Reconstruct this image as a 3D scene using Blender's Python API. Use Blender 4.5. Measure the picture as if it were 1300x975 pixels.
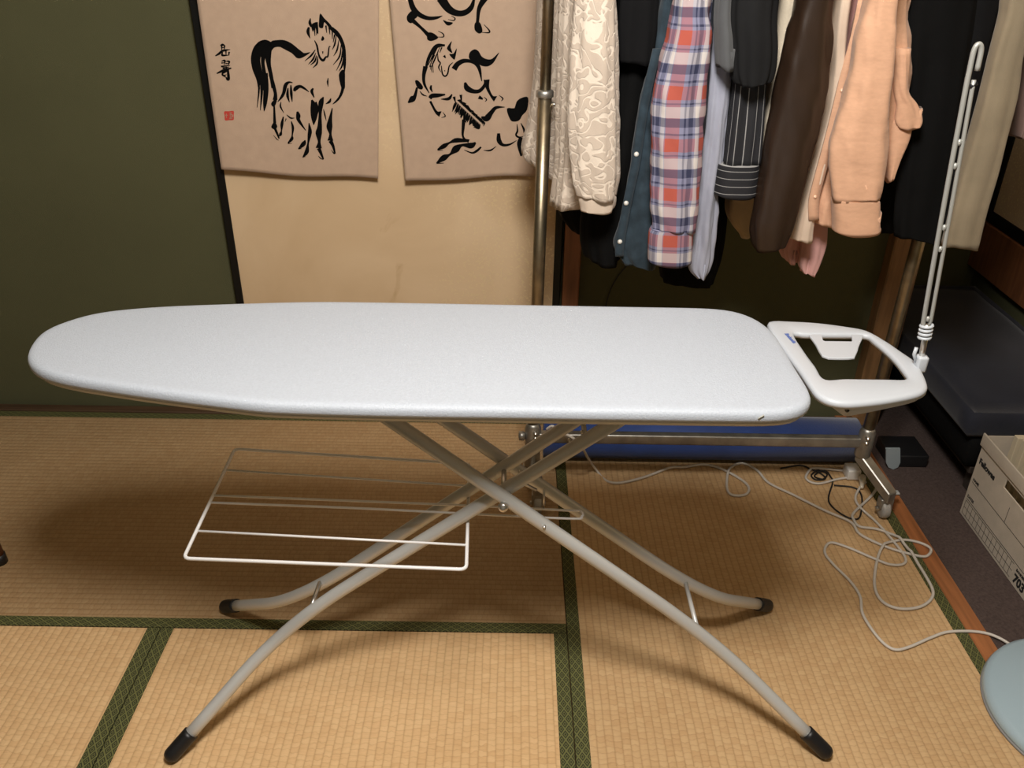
import bpy, bmesh, math, random
from mathutils import Vector, noise
random.seed(7)
for o in list(bpy.data.objects): bpy.data.objects.remove(o)
SC = bpy.context.scene
COL = SC.collection
# ---------------------------------------------------------------- camera
F, PITCH, ROLL, YAW, CAMH = 1085.81, 0.5147, 0.0167, 0.003, 1.4147
FW = Vector((math.sin(YAW)*math.cos(PITCH), math.cos(YAW)*math.cos(PITCH), -math.sin(PITCH)))
_r = Vector((math.cos(YAW), -math.sin(YAW), 0)); _u = _r.cross(FW)
RT = _r*math.cos(ROLL) + _u*math.sin(ROLL); UP = -_r*math.sin(ROLL) + _u*math.cos(ROLL)
CAM = Vector((0, 0, CAMH))
from mathutils import Matrix
cd = bpy.data.cameras.new('camera'); cam = bpy.data.objects.new('camera', cd); COL.objects.link(cam)
cd.sensor_width = 36; cd.lens = 36*F/1300; cd.clip_start = 0.02
cam.matrix_world = Matrix(((RT.x, UP.x, -FW.x, 0), (RT.y, UP.y, -FW.y, 0), (RT.z, UP.z, -FW.z, CAMH), (0, 0, 0, 1)))
SC.camera = cam
# ---------------------------------------------------------------- world, exposure
w = bpy.data.worlds.new('world'); SC.world = w; w.use_nodes = True
w.node_tree.nodes['Background'].inputs[0].default_value = (0.9, 0.95, 1, 1)
w.node_tree.nodes['Background'].inputs[1].default_value = 0.02
SC.view_settings.view_transform = 'Standard'; SC.view_settings.look = 'None'
SC.view_settings.gamma = 1; SC.view_settings.use_curve_mapping = False
SC.view_settings.exposure = 0.0
LAMP_POS = (0.04, 0.50, 2.06); LAMP_POWER = 142; LAMP_RADIUS = 0.18; LAMP_COLOR = (1.0, 0.96, 0.91)

# ---------------------------------------------------------------- survey helpers: a sight line met with a known plane
def ray(x, y): return FW + RT*((x-650)/F) - UP*((y-487.5)/F)
def gz(x, y, Z=0.0): d = ray(x, y); return CAM + d*((Z-CAMH)/d.z)
def gy(x, y, Y): d = ray(x, y); return CAM + d*(Y/d.y)
def gx(x, y, X): d = ray(x, y); return CAM + d*(X/d.x)

# ---------------------------------------------------------------- material helpers
MATS = {}
def mat(name, color, rough=0.6, metal=0.0, var=0.0, vscale=8.0, bump=0.0, bscale=60.0, sheen=0.0, spec=0.5, coords='Object', stretch=None, dist=0.002):
    if name in MATS: return MATS[name]
    m = bpy.data.materials.new(name); m.use_nodes = True
    nt = m.node_tree; N = nt.nodes; L = nt.links; b = N['Principled BSDF']
    b.inputs['Base Color'].default_value = (*color, 1); b.inputs['Roughness'].default_value = rough
    b.inputs['Metallic'].default_value = metal; b.inputs['Specular IOR Level'].default_value = spec
    if sheen: b.inputs['Sheen Weight'].default_value = sheen
    tc = N.new('ShaderNodeTexCoord'); src = tc.outputs[coords]
    if stretch:
        mp = N.new('ShaderNodeMapping'); mp.inputs['Scale'].default_value = stretch; L.new(src, mp.inputs[0]); src = mp.outputs[0]
    if var:
        n = N.new('ShaderNodeTexNoise'); n.inputs['Scale'].default_value = vscale; n.inputs['Detail'].default_value = 5; L.new(src, n.inputs['Vector'])
        r = N.new('ShaderNodeValToRGB'); L.new(n.outputs[0], r.inputs[0])
        r.color_ramp.elements[0].position = 0.3; r.color_ramp.elements[1].position = 0.7
        r.color_ramp.elements[0].color = (*[max(0, c*(1-var)) for c in color], 1)
        r.color_ramp.elements[1].color = (*[min(1, c*(1+var)) for c in color], 1)
        L.new(r.outputs[0], b.inputs['Base Color'])
    if bump:
        n2 = N.new('ShaderNodeTexNoise'); n2.inputs['Scale'].default_value = bscale; n2.inputs['Detail'].default_value = 3; L.new(src, n2.inputs['Vector'])
        bp = N.new('ShaderNodeBump'); bp.inputs['Strength'].default_value = bump; bp.inputs['Distance'].default_value = dist
        L.new(n2.outputs[0], bp.inputs['Height']); L.new(bp.outputs[0], b.inputs['Normal'])
    MATS[name] = m; return m
class NG:
    """small helper for node maths"""
    def __init__(s, name, rough=0.7):
        s.m = bpy.data.materials.new(name); s.m.use_nodes = True; s.N = s.m.node_tree.nodes; s.L = s.m.node_tree.links
        s.b = s.N['Principled BSDF']; s.b.inputs['Roughness'].default_value = rough; MATS[name] = s.m
    def math(s, op, a, b=None, c=None):
        n = s.N.new('ShaderNodeMath'); n.operation = op
        for i, v in enumerate((a, b, c)):
            if v is None: continue
            if isinstance(v, (int, float)): n.inputs[i].default_value = v
            else: s.L.new(v, n.inputs[i])
        return n.outputs[0]
    def uv(s):
        t = s.N.new('ShaderNodeTexCoord'); x = s.N.new('ShaderNodeSeparateXYZ'); s.L.new(t.outputs['UV'], x.inputs[0]); return x.outputs[0], x.outputs[1], t.outputs['UV']
    def mix(s, fac, a, b, mode='MIX'):
        n = s.N.new('ShaderNodeMix'); n.data_type = 'RGBA'; n.blend_type = mode
        for i, v in ((0, fac), (6, a), (7, b)):
            if isinstance(v, (int, float)): n.inputs[i].default_value = v
            elif isinstance(v, tuple): n.inputs[i].default_value = (*v, 1)
            else: s.L.new(v, n.inputs[i])
        return n.outputs[2]
    def noise(s, vec, scale, detail=3, dist=0.0):
        n = s.N.new('ShaderNodeTexNoise'); n.inputs['Scale'].default_value = scale; n.inputs['Detail'].default_value = detail
        n.inputs['Distortion'].default_value = dist; s.L.new(vec, n.inputs['Vector']); return n.outputs[0]
    def ramp(s, v, stops):
        r = s.N.new('ShaderNodeValToRGB'); s.L.new(v, r.inputs[0]); e = r.color_ramp.elements
        while len(e) < len(stops): e.new(0.5)
        for k, (p, c) in zip(e, stops): k.position = p; k.color = (*c, 1)
        return r.outputs[0]
    def mapping(s, vec, scale):
        m = s.N.new('ShaderNodeMapping'); m.inputs['Scale'].default_value = scale; s.L.new(vec, m.inputs[0]); return m.outputs[0]
    def color(s, c): s.L.new(c, s.b.inputs['Base Color'])
    def bump(s, h, strength=0.5, dist=0.002):
        n = s.N.new('ShaderNodeBump'); n.inputs['Strength'].default_value = strength; n.inputs['Distance'].default_value = dist
        s.L.new(h, n.inputs['Height']); s.L.new(n.outputs[0], s.b.inputs['Normal'])

# ---------------------------------------------------------------- mesh helpers
def link(name, me, m=None, parent=None, smooth=False):
    o = bpy.data.objects.new(name, me); COL.objects.link(o)
    if m is not None and not me.materials: me.materials.append(m)
    if smooth:
        for p in me.polygons: p.use_smooth = True
    if parent: o.parent = parent
    return o
def bmobj(name, bm, m=None, parent=None, smooth=False, fixn=True):
    if fixn: bmesh.ops.recalc_face_normals(bm, faces=bm.faces)
    me = bpy.data.meshes.new(name); bm.to_mesh(me); bm.free(); return link(name, me, m, parent, smooth)
def tag(o, label=None, cat=None, group=None, kind=None):
    if label: o['label'] = label
    if cat: o['category'] = cat
    if group: o['group'] = group
    if kind: o['kind'] = kind
    return o
def empty(name, loc):
    o = bpy.data.objects.new(name, None); COL.objects.link(o); o.location = loc; o.empty_display_size = 0.05
    bpy.context.view_layer.update(); return o
def par(o, p):
    """make o a part of p without moving it"""
    o.parent = p; o.matrix_parent_inverse = Matrix.Translation(-Vector(p.location)) if p.parent is None else p.matrix_parent_inverse.copy()
    return o
def part(o, p):
    # parents are Empties placed by pure translation; parts keep world coordinates in their meshes
    o.parent = p
    off = Vector((0, 0, 0)); q = p
    while q: off += q.location; q = q.parent
    o.location = -off; return o
def box(name, lo, hi, m, bevel=0.0, seg=2, parent=None):
    bm = bmesh.new(); bmesh.ops.create_cube(bm, size=1)
    for v in bm.verts: v.co = Vector([lo[i]+(v.co[i]+0.5)*(hi[i]-lo[i]) for i in range(3)])
    if bevel: bmesh.ops.bevel(bm, geom=bm.edges[:], offset=bevel, segments=seg, affect='EDGES', profile=0.7)
    o = bmobj(name, bm, m, None, bevel > 0 and seg > 1)
    if parent: part(o, parent)
    return o
def catmull(pts, n=6, closed=False):
    P = [Vector(p) for p in pts]; out = []; k = len(P)
    rng = range(k) if closed else range(k-1)
    for i in rng:
        p1, p2 = P[i], P[(i+1) % k]
        p0 = P[i-1] if (closed or i > 0) else p1*2-p2
        p3 = P[(i+2) % k] if (closed or i+2 < k) else p2*2-p1
        for j in range(n):
            t = j/n; out.append(0.5*((2*p1)+(p2-p0)*t+(2*p0-5*p1+4*p2-p3)*t*t+(-p0+3*p1-3*p2+p3)*t**3))
    if not closed: out.append(P[-1])
    return out
def tube_into(bm, pts, r, seg=12, cap=True, closed=False, rfun=None):
    P = [Vector(p) for p in pts]; n = len(P); rings = []; up = None
    for i, p in enumerate(P):
        a = P[i-1] if (i > 0 or closed) else p; b = P[(i+1) % n] if (i < n-1 or closed) else p
        t = (b-a).normalized()
        if up is None: up = t.orthogonal().normalized()
        up = (up - t*up.dot(t)).normalized(); s = t.cross(up)
        rr = rfun(i/(n-1)) if rfun else r
        rings.append([bm.verts.new(p + (up*math.cos(2*math.pi*k/seg)+s*math.sin(2*math.pi*k/seg))*rr) for k in range(seg)])
    for i in range(n if closed else n-1):
        A, B = rings[i], rings[(i+1) % n]
        for k in range(seg): bm.faces.new((A[k], A[(k+1) % seg], B[(k+1) % seg], B[k]))
    if cap and not closed: bm.faces.new(rings[0][::-1]); bm.faces.new(rings[-1])
def tube(name, pts, r, m, seg=12, parent=None, closed=False, rfun=None):
    bm = bmesh.new(); tube_into(bm, pts, r, seg, True, closed, rfun); o = bmobj(name, bm, m, None, True)
    if parent: part(o, parent)
    return o
def lathe(name, prof, center, m, seg=32, parent=None, axis='Z'):
    bm = bmesh.new(); rings = []
    for r, h in prof:
        ring = []
        for k in range(seg):
            a = 2*math.pi*k/seg; c = (r*math.cos(a), r*math.sin(a))
            v = {'Z': (c[0], c[1], h), 'X': (h, c[0], c[1]), 'Y': (c[0], h, c[1])}[axis]
            ring.append(bm.verts.new(Vector(center)+Vector(v)))
        rings.append(ring)
    for A, B in zip(rings, rings[1:]):
        for k in range(seg): bm.faces.new((A[k], A[(k+1) % seg], B[(k+1) % seg], B[k]))
    bm.faces.new(rings[0][::-1]); bm.faces.new(rings[-1])
    o = bmobj(name, bm, m, None, True)
    if parent: part(o, parent)
    return o
def plate(name, outline, z0, z1, m, parent=None, bevel=0.0):
    bm = bmesh.new(); vs = [bm.verts.new((p[0], p[1], z1)) for p in outline]; f = bm.faces.new(vs)
    r = bmesh.ops.extrude_face_region(bm, geom=[f])
    for v in r['geom']:
        if isinstance(v, bmesh.types.BMVert): v.co.z = z0
    if bevel: bmesh.ops.bevel(bm, geom=bm.edges[:], offset=bevel, segments=2, affect='EDGES')
    o = bmobj(name, bm, m, None, False)
    if parent: part(o, parent)
    return o
def uvgrid(name, fn, nu, nv, m, parent=None, size=(1, 1), closed=False):
    """open or closed sheet from fn(i/nu, j/nv), uv in metres"""
    me = bpy.data.meshes.new(name); vs = []; fs = []; uv = []
    for j in range(nv+1):
        for i in range(nu+1): vs.append(tuple(fn(i/nu, j/nv)))
    for j in range(nv):
        for i in range(nu):
            a = j*(nu+1)+i; fs.append((a, a+1, a+nu+2, a+nu+1)); uv += [(i/nu*size[0], j/nv*size[1]), ((i+1)/nu*size[0], j/nv*size[1]), ((i+1)/nu*size[0], (j+1)/nv*size[1]), (i/nu*size[0], (j+1)/nv*size[1])]
    me.from_pydata(vs, [], fs); l = me.uv_layers.new(name='uv')
    for k, c in enumerate(uv): l.data[k].uv = c
    o = link(name, me, m, None, True)
    if parent: part(o, parent)
    return o
def text(name, s, size, m, right, up, pos, parent=None, bold=0.0):
    """flat lettering lying on a surface"""
    c = bpy.data.curves.new(name, 'FONT'); c.body = s; c.size = size; c.offset = bold; c.extrude = 0.0002; c.resolution_u = 3
    t = bpy.data.objects.new(name, c); COL.objects.link(t)
    right = Vector(right).normalized(); up = Vector(up).normalized(); nn = right.cross(up)
    dg = bpy.context.evaluated_depsgraph_get(); me = bpy.data.meshes.new_from_object(t.evaluated_get(dg)); bpy.data.objects.remove(t)
    pos = Vector(pos)
    for v in me.vertices: v.co = pos + right*v.co.x + up*v.co.y + nn*v.co.z
    me.materials.clear(); o = link(name, me, m)
    if parent: part(o, parent)
    return o

# ---------------------------------------------------------------- survey constants
X0, Y0, W, HE = 0.1353, 1.3799, 0.90, 0.03
YW = 2.33           # back wall plane
XR, YA = 1.65, 2.86  # right wall plane, alcove wall plane
CEIL = 2.70

# ---------------------------------------------------------------- surface materials
green = mat('green_sand_wall', (0.098, 0.097, 0.050), 0.95, var=0.06, vscale=3, bump=0.5, bscale=500, spec=0.1)
dkwood = mat('dark_sill_wood', (0.075, 0.042, 0.022), 0.5, var=0.3, vscale=6, stretch=(1, 12, 12))
redwood = mat('red_brown_post_wood', (0.22, 0.085, 0.035), 0.45, var=0.25, vscale=9, stretch=(8, 8, 0.8))
tanwood = mat('tan_post_wood', (0.24, 0.13, 0.055), 0.5, var=0.25, vscale=9, stretch=(8, 8, 0.8))
orangewood = mat('orange_threshold_wood', (0.33, 0.125, 0.045), 0.45, var=0.25, vscale=8, stretch=(10, 0.7, 10))
ceilm = mat('ceiling_board', (0.30, 0.23, 0.15), 0.7, var=0.15, vscale=4, stretch=(1, 10, 1))
carpet = mat('grey_brown_carpet', (0.085, 0.062, 0.055), 0.98, var=0.2, vscale=160, bump=0.8, bscale=400, spec=0.05)
black_lacquer = mat('black_lacquer', (0.006, 0.006, 0.0055), 0.4, spec=.3)
def gold_paper():
    g = NG('gold_fleck_paper', 0.6); t = g.N.new('ShaderNodeTexCoord'); o = t.outputs['Object']
    base = g.ramp(g.noise(o, 3.0, 6, 0.8), [(0.30, (0.61, 0.435, 0.255)), (0.62, (0.70, 0.52, 0.325))])
    stain = g.ramp(g.noise(o, 7.0, 6, 1.5), [(0.66, (0, 0, 0)), (0.78, (1, 1, 1))])
    base = g.mix(g.math('MULTIPLY', stain, 0.4), base, (0.42, 0.25, 0.10))
    fl = g.ramp(g.noise(o, 130, 2), [(0.57, (0, 0, 0)), (0.63, (1, 1, 1))])
    sx = g.N.new('ShaderNodeSeparateXYZ'); g.L.new(o, sx.inputs[0])
    patch = g.ramp(g.math('ADD', g.math('MULTIPLY', sx.outputs[0], 0.9), g.noise(o, 2.5, 3)), [(0.22, (0, 0, 0)), (0.55, (1, 1, 1))])
    fac = g.math('MULTIPLY', fl, patch)
    g.color(g.mix(g.math('MULTIPLY', fac, 0.6), base, (0.90, 0.76, 0.46)))
    g.L.new(g.math('MULTIPLY', fac, 0.5), g.b.inputs['Metallic']); return g.m
gold = gold_paper()
def tatami_mat(name, k=1.0):
    g = NG(name, 0.62); u, v, uvv = g.uv()
    # u runs along the mat's length, v across it; warp threads part the rush into ribs along the length
    wob = g.math('MULTIPLY', g.math('SUBTRACT', g.noise(g.mapping(uvv, (9, 30, 1)), 1.0, 2), 0.5), 0.0035)
    vv = g.math('ADD', v, wob)
    rib = g.math('ABSOLUTE', g.math('SINE', g.math('MULTIPLY', vv, math.pi/0.0163)))
    cell = g.math('FLOOR', g.math('DIVIDE', vv, 0.0163))
    stag = g.math('FRACT', g.math('MULTIPLY', g.math('SINE', g.math('MULTIPLY', cell, 12.9898)), 43.7))
    uu = g.math('ADD', g.math('DIVIDE', u, 0.0125), g.math('ADD', stag, g.math('MULTIPLY', g.noise(g.mapping(uvv, (60, 61, 1)), 1.0, 1), 1.1)))
    dash = g.math('ABSOLUTE', g.math('SINE', g.math('MULTIPLY', uu, math.pi)))
    st = g.noise(g.mapping(uvv, (900, 40, 1)), 1.0, 2)
    big = g.noise(uvv, 2.2, 5, 0.5)
    wn = g.N.new('ShaderNodeTexWhiteNoise'); wn.noise_dimensions = '2D'
    cb = g.N.new('ShaderNodeCombineXYZ'); g.L.new(g.math('FLOOR', uu), cb.inputs[0]); g.L.new(cell, cb.inputs[1]); g.L.new(cb.outputs[0], wn.inputs['Vector'])
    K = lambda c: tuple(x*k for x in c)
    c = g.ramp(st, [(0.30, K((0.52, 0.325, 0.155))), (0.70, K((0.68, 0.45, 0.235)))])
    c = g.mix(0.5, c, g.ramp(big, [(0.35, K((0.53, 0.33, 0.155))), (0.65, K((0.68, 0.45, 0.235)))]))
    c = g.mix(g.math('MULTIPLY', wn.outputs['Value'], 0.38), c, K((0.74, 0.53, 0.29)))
    gr = g.math('POWER', g.math('SUBTRACT', 1.0, rib), 3.5); gr2 = g.math('POWER', g.math('SUBTRACT', 1.0, dash), 5.0)
    c = g.mix(g.math('MULTIPLY', gr, 0.42), c, K((0.28, 0.145, 0.05)))
    c = g.mix(g.math('MULTIPLY', gr2, 0.32), c, K((0.30, 0.16, 0.06)))
    g.color(c)
    h = g.math('ADD', g.math('MULTIPLY', rib, 0.7), g.math('ADD', g.math('MULTIPLY', dash, 0.35), g.math('MULTIPLY', st, 0.25)))
    g.bump(h, 0.6, 0.0018); g.b.inputs['Specular IOR Level'].default_value = 0.3; return g.m
rush = tatami_mat('woven_rush', 1.08); rush_dim = tatami_mat('falloff_dark_rush', 0.64); rush_half_dim = tatami_mat('falloff_mid_rush', 0.92)  # light falloff put into the rush colour: front lighter, right and back-left darker
def heri_mat():
    g = NG('green_border_cloth', 0.75); u, v, uvv = g.uv()
    p = g.math('DIVIDE', g.math('ADD', u, 0.0020), 0.0155); q = g.math('DIVIDE', v, 0.0245)
    def fr(x): return g.math('ABSOLUTE', g.math('SUBTRACT', g.math('FRACT', x), 0.5))
    e = g.math('MAXIMUM', fr(g.math('ADD', p, q)), fr(g.math('SUBTRACT', p, q)))
    line = g.math('GREATER_THAN', e, 0.385)
    ring = g.math('MULTIPLY', g.math('GREATER_THAN', e, 0.12), g.math('LESS_THAN', e, 0.25))
    lat = g.math('MAXIMUM', line, g.math('MULTIPLY', ring, 0.8))
    n = g.noise(uvv, 700, 2)
    c = g.mix(lat, (0.020, 0.024, 0.011), (0.150, 0.150, 0.052))
    c = g.mix(g.math('MULTIPLY', n, 0.25), c, (0.07, 0.07, 0.028)); g.color(c)
    g.bump(g.math('ADD', lat, n), 0.3, 0.0006); g.b.inputs['Specular IOR Level'].default_value = 0.25; return g.m
heri = heri_mat()

# ================================================================ SETTING
def struct(o): o['kind'] = 'structure'; return o
floor = struct(box('floor', (-3.0, -1.6, -0.12), (XR+0.1, YA+0.1, -0.055), mat('sub_floor', (0.2, 0.14, 0.09), 0.8)))
def tatami(x0, x1, y0, y1, along, rush=rush):
    """mat with rush cover; cloth borders along its two long sides"""
    g = 0.0008
    o = box('tatami_mat', (x0+g, y0+g, -0.055), (x1-g, y1-g, 0), rush); part(o, floor)
    me = o.data; l = me.uv_layers.new(name='uv')
    for p in me.polygons:
        for li in p.loop_indices:
            c = me.vertices[me.loops[li].vertex_index].co
            l.data[li].uv = (c.x, c.y) if along == 'X' else (c.y, c.x)
    strips = [(x0, x1, y0, y0+HE), (x0, x1, y1-HE, y1)] if along == 'X' else [(x0, x0+HE, y0, y1), (x1-HE, x1, y0, y1)]
    for a, b, c, d in strips:
        s = box('cloth_border', (a+g, c+g, -0.004), (b-g, d-g, 0.0018), heri, 0.0008, 1)
        me = s.data; l = me.uv_layers.new(name='uv')
        for p in me.polygons:
            for li in p.loop_indices:
                q = me.vertices[me.loops[li].vertex_index].co
                l.data[li].uv = (q.y-c, q.x) if along == 'X' else (q.x-a, q.y)
        s.parent = o
    return o
YB = Y0+W
tatami(X0-2*W, X0, Y0, YB, 'X', rush_dim)
tatami(X0-3.4*W, X0-2*W, Y0, YB, 'X', rush_dim)
tatami(X0, X0+W, YB-2*W, YB, 'Y', rush_half_dim)
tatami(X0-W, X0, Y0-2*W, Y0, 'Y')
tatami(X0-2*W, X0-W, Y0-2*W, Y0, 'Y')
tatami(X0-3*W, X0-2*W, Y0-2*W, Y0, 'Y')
for nm, lo, hi in (('floor_board', (-3.0, -1.6, -0.055), (X0+W, YB-2*W-0.002, 0.0)),):
    part(box(nm, lo, hi, mat('floor_wood', (0.35, 0.22, 0.11), 0.5, var=0.2)), floor)
struct(box('trim_1', (X0+W+0.001, -1.6, -0.055), (X0+W+0.045, YW, 0.001), orangewood, 0.002, 1))
c_ = struct(box('floor_carpet', (X0+W+0.046, -1.6, -0.055), (XR, YA, -0.004), carpet)); c_['label'] = 'grey-brown carpet strip beyond the tatami'
struct(box('baseboard_back', (-3.0, YB+0.001, -0.055), (X0+W, YW-0.015, 0.006), dkwood, 0.002, 1))
struct(box('wall_back', (-3.0, YW, -0.055), (1.15, YA, CEIL), green))
struct(box('wall_alcove', (-0.5, YA, -0.055), (XR, YA+0.1, CEIL), green))
struct(box('wall_left', (-3.1, -1.6, -0.055), (-3.0, YA, CEIL), green))
struct(box('wall_front', (-3.1, -1.7, -0.055), (XR+0.1, -1.6, CEIL), mat('front_wall_plaster', (0.20, 0.19, 0.15), .8)))
struct(box('ceiling', (-3.1, -1.7, CEIL), (XR+0.1, YA+0.1, CEIL+0.05), ceilm))
struct(box('wall_right', (XR, -1.6, -0.055), (XR+0.1, YA, CEIL), green))
struct(box('trim_2', (XR-0.035, -1.6, 0.315), (XR, YA-0.001, 0.482), redwood, 0.003, 1))     # wooden rail under the right-hand door
# posts
struct(box('trim_3', (0.1485, 2.287, -0.05), (0.196, 2.40, CEIL), redwood, 0.003, 1))
struct(box('trim_4', (1.072, 2.282, -0.05), (1.158, 2.42, CEIL), tanwood, 0.004, 1))
# fusuma doors
def fusuma(name, lab, axis, a0, a1, plane, z0, z1, fw, th):
    """paper panel with four black lacquered frame bars; axis the panel runs along"""
    def bx(n, u0, u1, zz0, zz1, t0, t1, m, bev=0.0):
        return box(n, (u0, plane+t0, zz0) if axis == 'X' else (plane+t0, u0, zz0), (u1, plane+t1, zz1) if axis == 'X' else (plane+t1, u1, zz1), m, bev, 1)
    r = bx(name, a0+fw, a1-fw, z0+fw, z1-fw, 0.005, th-0.004, gold); struct(r); r['label'] = lab
    for n, q in (('stile', (a0, a0+fw, z0, z1)), ('stile', (a1-fw, a1, z0, z1)), ('rail', (a0+fw, a1-fw, z0, z0+fw)), ('rail', (a0+fw, a1-fw, z1-fw, z1))):
        part(bx(n, *q, 0, th, black_lacquer, 0.002), r)
    return r
fusuma('door_1', 'gold-flecked beige sliding paper door with black frame', 'X', -0.806, 0.142, 2.298, 0.008, 1.95, 0.021, 0.028)
fusuma('door_2', 'gold sliding paper door with black frame on the right', 'Y', 1.2, YA-0.01, XR-0.03, 0.484, 1.95, 0.04, 0.028)

# ================================================================ IRONING BOARD
pad = mat('silver_grey_cover', (0.44, 0.48, 0.54), 0.55, var=0.05, vscale=300, bump=0.55, bscale=420, dist=0.0012, sheen=0.1)
paint = mat('pale_grey_painted_steel', (0.56, 0.56, 0.54), 0.38, metal=0.25)
rubber = mat('black_rubber', (0.008, 0.008, 0.009), 0.45)
steel = mat('bright_steel', (0.62, 0.60, 0.56), 0.28, metal=0.95)
wirem = mat('white_coated_wire', (0.74, 0.73, 0.72), 0.35)
plastic = mat('pale_grey_plastic', (0.50, 0.53, 0.57), 0.38)
ib = empty('ironing_board', (0, 1.25, 0))
tag(ib, 'long ironing board with pale grey cover on crossed metal legs', 'ironing board')
ZT = 0.765
back = [(34, 455), (40, 442.5), (55, 425), (80, 410), (125, 397.5), (200, 390), (300, 386), (400, 383.5), (500, 384.5), (640, 387), (781, 389.5), (888, 391.5), (923, 394), (948, 400), (969, 411), (987, 428.5), (1008, 464), (1025.7, 492), (1033, 506)]
front = [(1031, 517), (1022, 528), (1001, 533.5), (958, 535), (799, 533), (640, 530.5), (480, 528), (345, 524), (320, 522), (200, 507), (100, 492), (65, 484.5), (45, 474), (35, 463)]
out = [gz(x, y, ZT-(0.004 if x > 60 else 0.010)).xy for x, y in back] + [gz(x, y, ZT-(0.016 if x > 60 else 0.011)).xy for x, y in front]
dense = [Vector((p.x, p.y)) for p in catmull([(q.x, q.y, 0) for q in out], 8, True)]
acc = [0.0]
for i in range(len(dense)): acc.append(acc[-1]+(dense[(i+1) % len(dense)]-dense[i]).length)
NB = 200; sm = []; j = 0
for k in range(NB):
    s_ = acc[-1]*k/NB
    while acc[j+1] < s_: j += 1
    sm.append(dense[j].lerp(dense[(j+1) % len(dense)], (s_-acc[j])/max(1e-9, acc[j+1]-acc[j])))
for _ in range(3): sm = [(sm[i-1]+sm[i]*2+sm[(i+1) % NB])/4 for i in range(NB)]
def offset_loop(loop, d):
    n = len(loop); r = []
    for i in range(n):
        t = (loop[(i+1) % n]-loop[i-1]).normalized(); nn = Vector((t.y, -t.x))
        r.append(loop[i]-nn*d)
    return r
area = sum(sm[i-1].x*sm[i].y-sm[i].x*sm[i-1].y for i in range(len(sm)))
if area < 0: sm = sm[::-1]
def loft_board(name, prof, m):
    bm = bmesh.new(); rings = []
    for d, z in prof: rings.append([bm.verts.new((p.x, p.y, z)) for p in offset_loop(sm, d)])
    n = len(sm)
    for A, B in zip(rings, rings[1:]):
        for k in range(n): bm.faces.new((A[k], A[(k+1) % n], B[(k+1) % n], B[k]))
    for rg in (rings[0], rings[-1]):      # fan across to a spine so that the big flat faces stay clean
        xs = [v.co.x for v in rg]; x0, x1 = min(xs)+.1, max(xs)-.1; z = rg[0].co.z; M = 24
        mid = []
        for q in range(M+1):
            x = x0+(x1-x0)*q/M; yy = sorted(v.co.y for v in sorted(rg, key=lambda v: abs(v.co.x-x))[:6]); mid.append(bm.verts.new((x, (yy[0]+yy[-1])/2, z)))
        idx = [min(range(M+1), key=lambda q: abs(mid[q].co.x-v.co.x)) for v in rg]
        for k in range(n):
            a, b = idx[k], idx[(k+1) % n]; bm.faces.new((rg[k], rg[(k+1) % n], mid[b]))
            st = 1 if b > a else -1
            for q in range(a, b, st): bm.faces.new((rg[k], mid[q+st], mid[q]))
    o = bmobj(name, bm, m, None, True); part(o, ib); return o
loft_board('board_cover', [(0.006, ZT-0.0215), (0.001, ZT-0.019), (0.0, ZT-0.014), (0.0005, ZT-0.008), (0.003, ZT-0.003), (0.007, ZT-0.0008), (0.013, ZT), (0.02, ZT)], pad)
loft_board('board_rim', [(0.014, ZT-0.032), (0.010, ZT-0.031), (0.010, ZT-0.0216)], paint)
# folded seam at the cover's corner
tube('cover_seam', [gz(958+3, 534, ZT-0.018), gz(963, 531, ZT-0.010), gz(970, 527, ZT-0.005)], 0.0012, mat('seam_thread', (0.4, 0.4, 0.36), 0.8), 6, ib)
# legs
def legpath(foot, knee, top):
    foot, knee, top = Vector(foot), Vector(knee), Vector(top)
    k0 = knee+(foot-knee)*0.42; k1 = knee+(top-knee)*0.20
    bz = [(k0*(1-t)**2+knee*2*t*(1-t)+k1*t*t) for t in [i/14 for i in range(15)]]
    return [foot, foot.lerp(k0, .5)]+bz+[k1.lerp(top, .5), top]
YC = 1.25; LR = 0.0122
LEGS = {
 'Af': ((-0.6214, 1.045, 0.016), (-0.425, YC-.038, 0.188), (0.245, YC-.038, 0.712)),
 'Ab': ((-0.6355, 1.432, 0.016), (-0.425, YC+.038, 0.172), (0.235, YC+.038, 0.710)),
 'Bf': ((0.6107, 1.072, 0.016), (0.402, YC-.062, 0.181), (-0.245, YC-.062, 0.714)),
 'Bb': ((0.5983, 1.460, 0.016), (0.405, YC+.062, 0.180), (-0.255, YC+.062, 0.706))}
for k, v in LEGS.items():
    p = legpath(*v)
    d = (p[0]-p[1]).normalized(); end = p[0]; capstart = end-d*0.052
    o = tube('leg', [end-d*0.02]+p[1:], LR, paint, 16, ib)
    n = 7
    prof = [capstart+d*(0.052*i/n) for i in range(n+1)]
    c = bmesh.new(); tube_into(c, prof+[end+d*0.006, end+d*0.011], 0.0155, 16, True, False, lambda t: 0.0152 if t < .72 else 0.0152*math.sqrt(max(0.06, 1-((t-.72)/.28)**2)))
    cap = bmobj('foot_cap', c, rubber, None, True); cap['label'] = 'black rubber foot cap'
    cap.parent = o
zA = lambda x: 0.188+(x+0.425)*(0.712-0.188)/0.67
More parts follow.
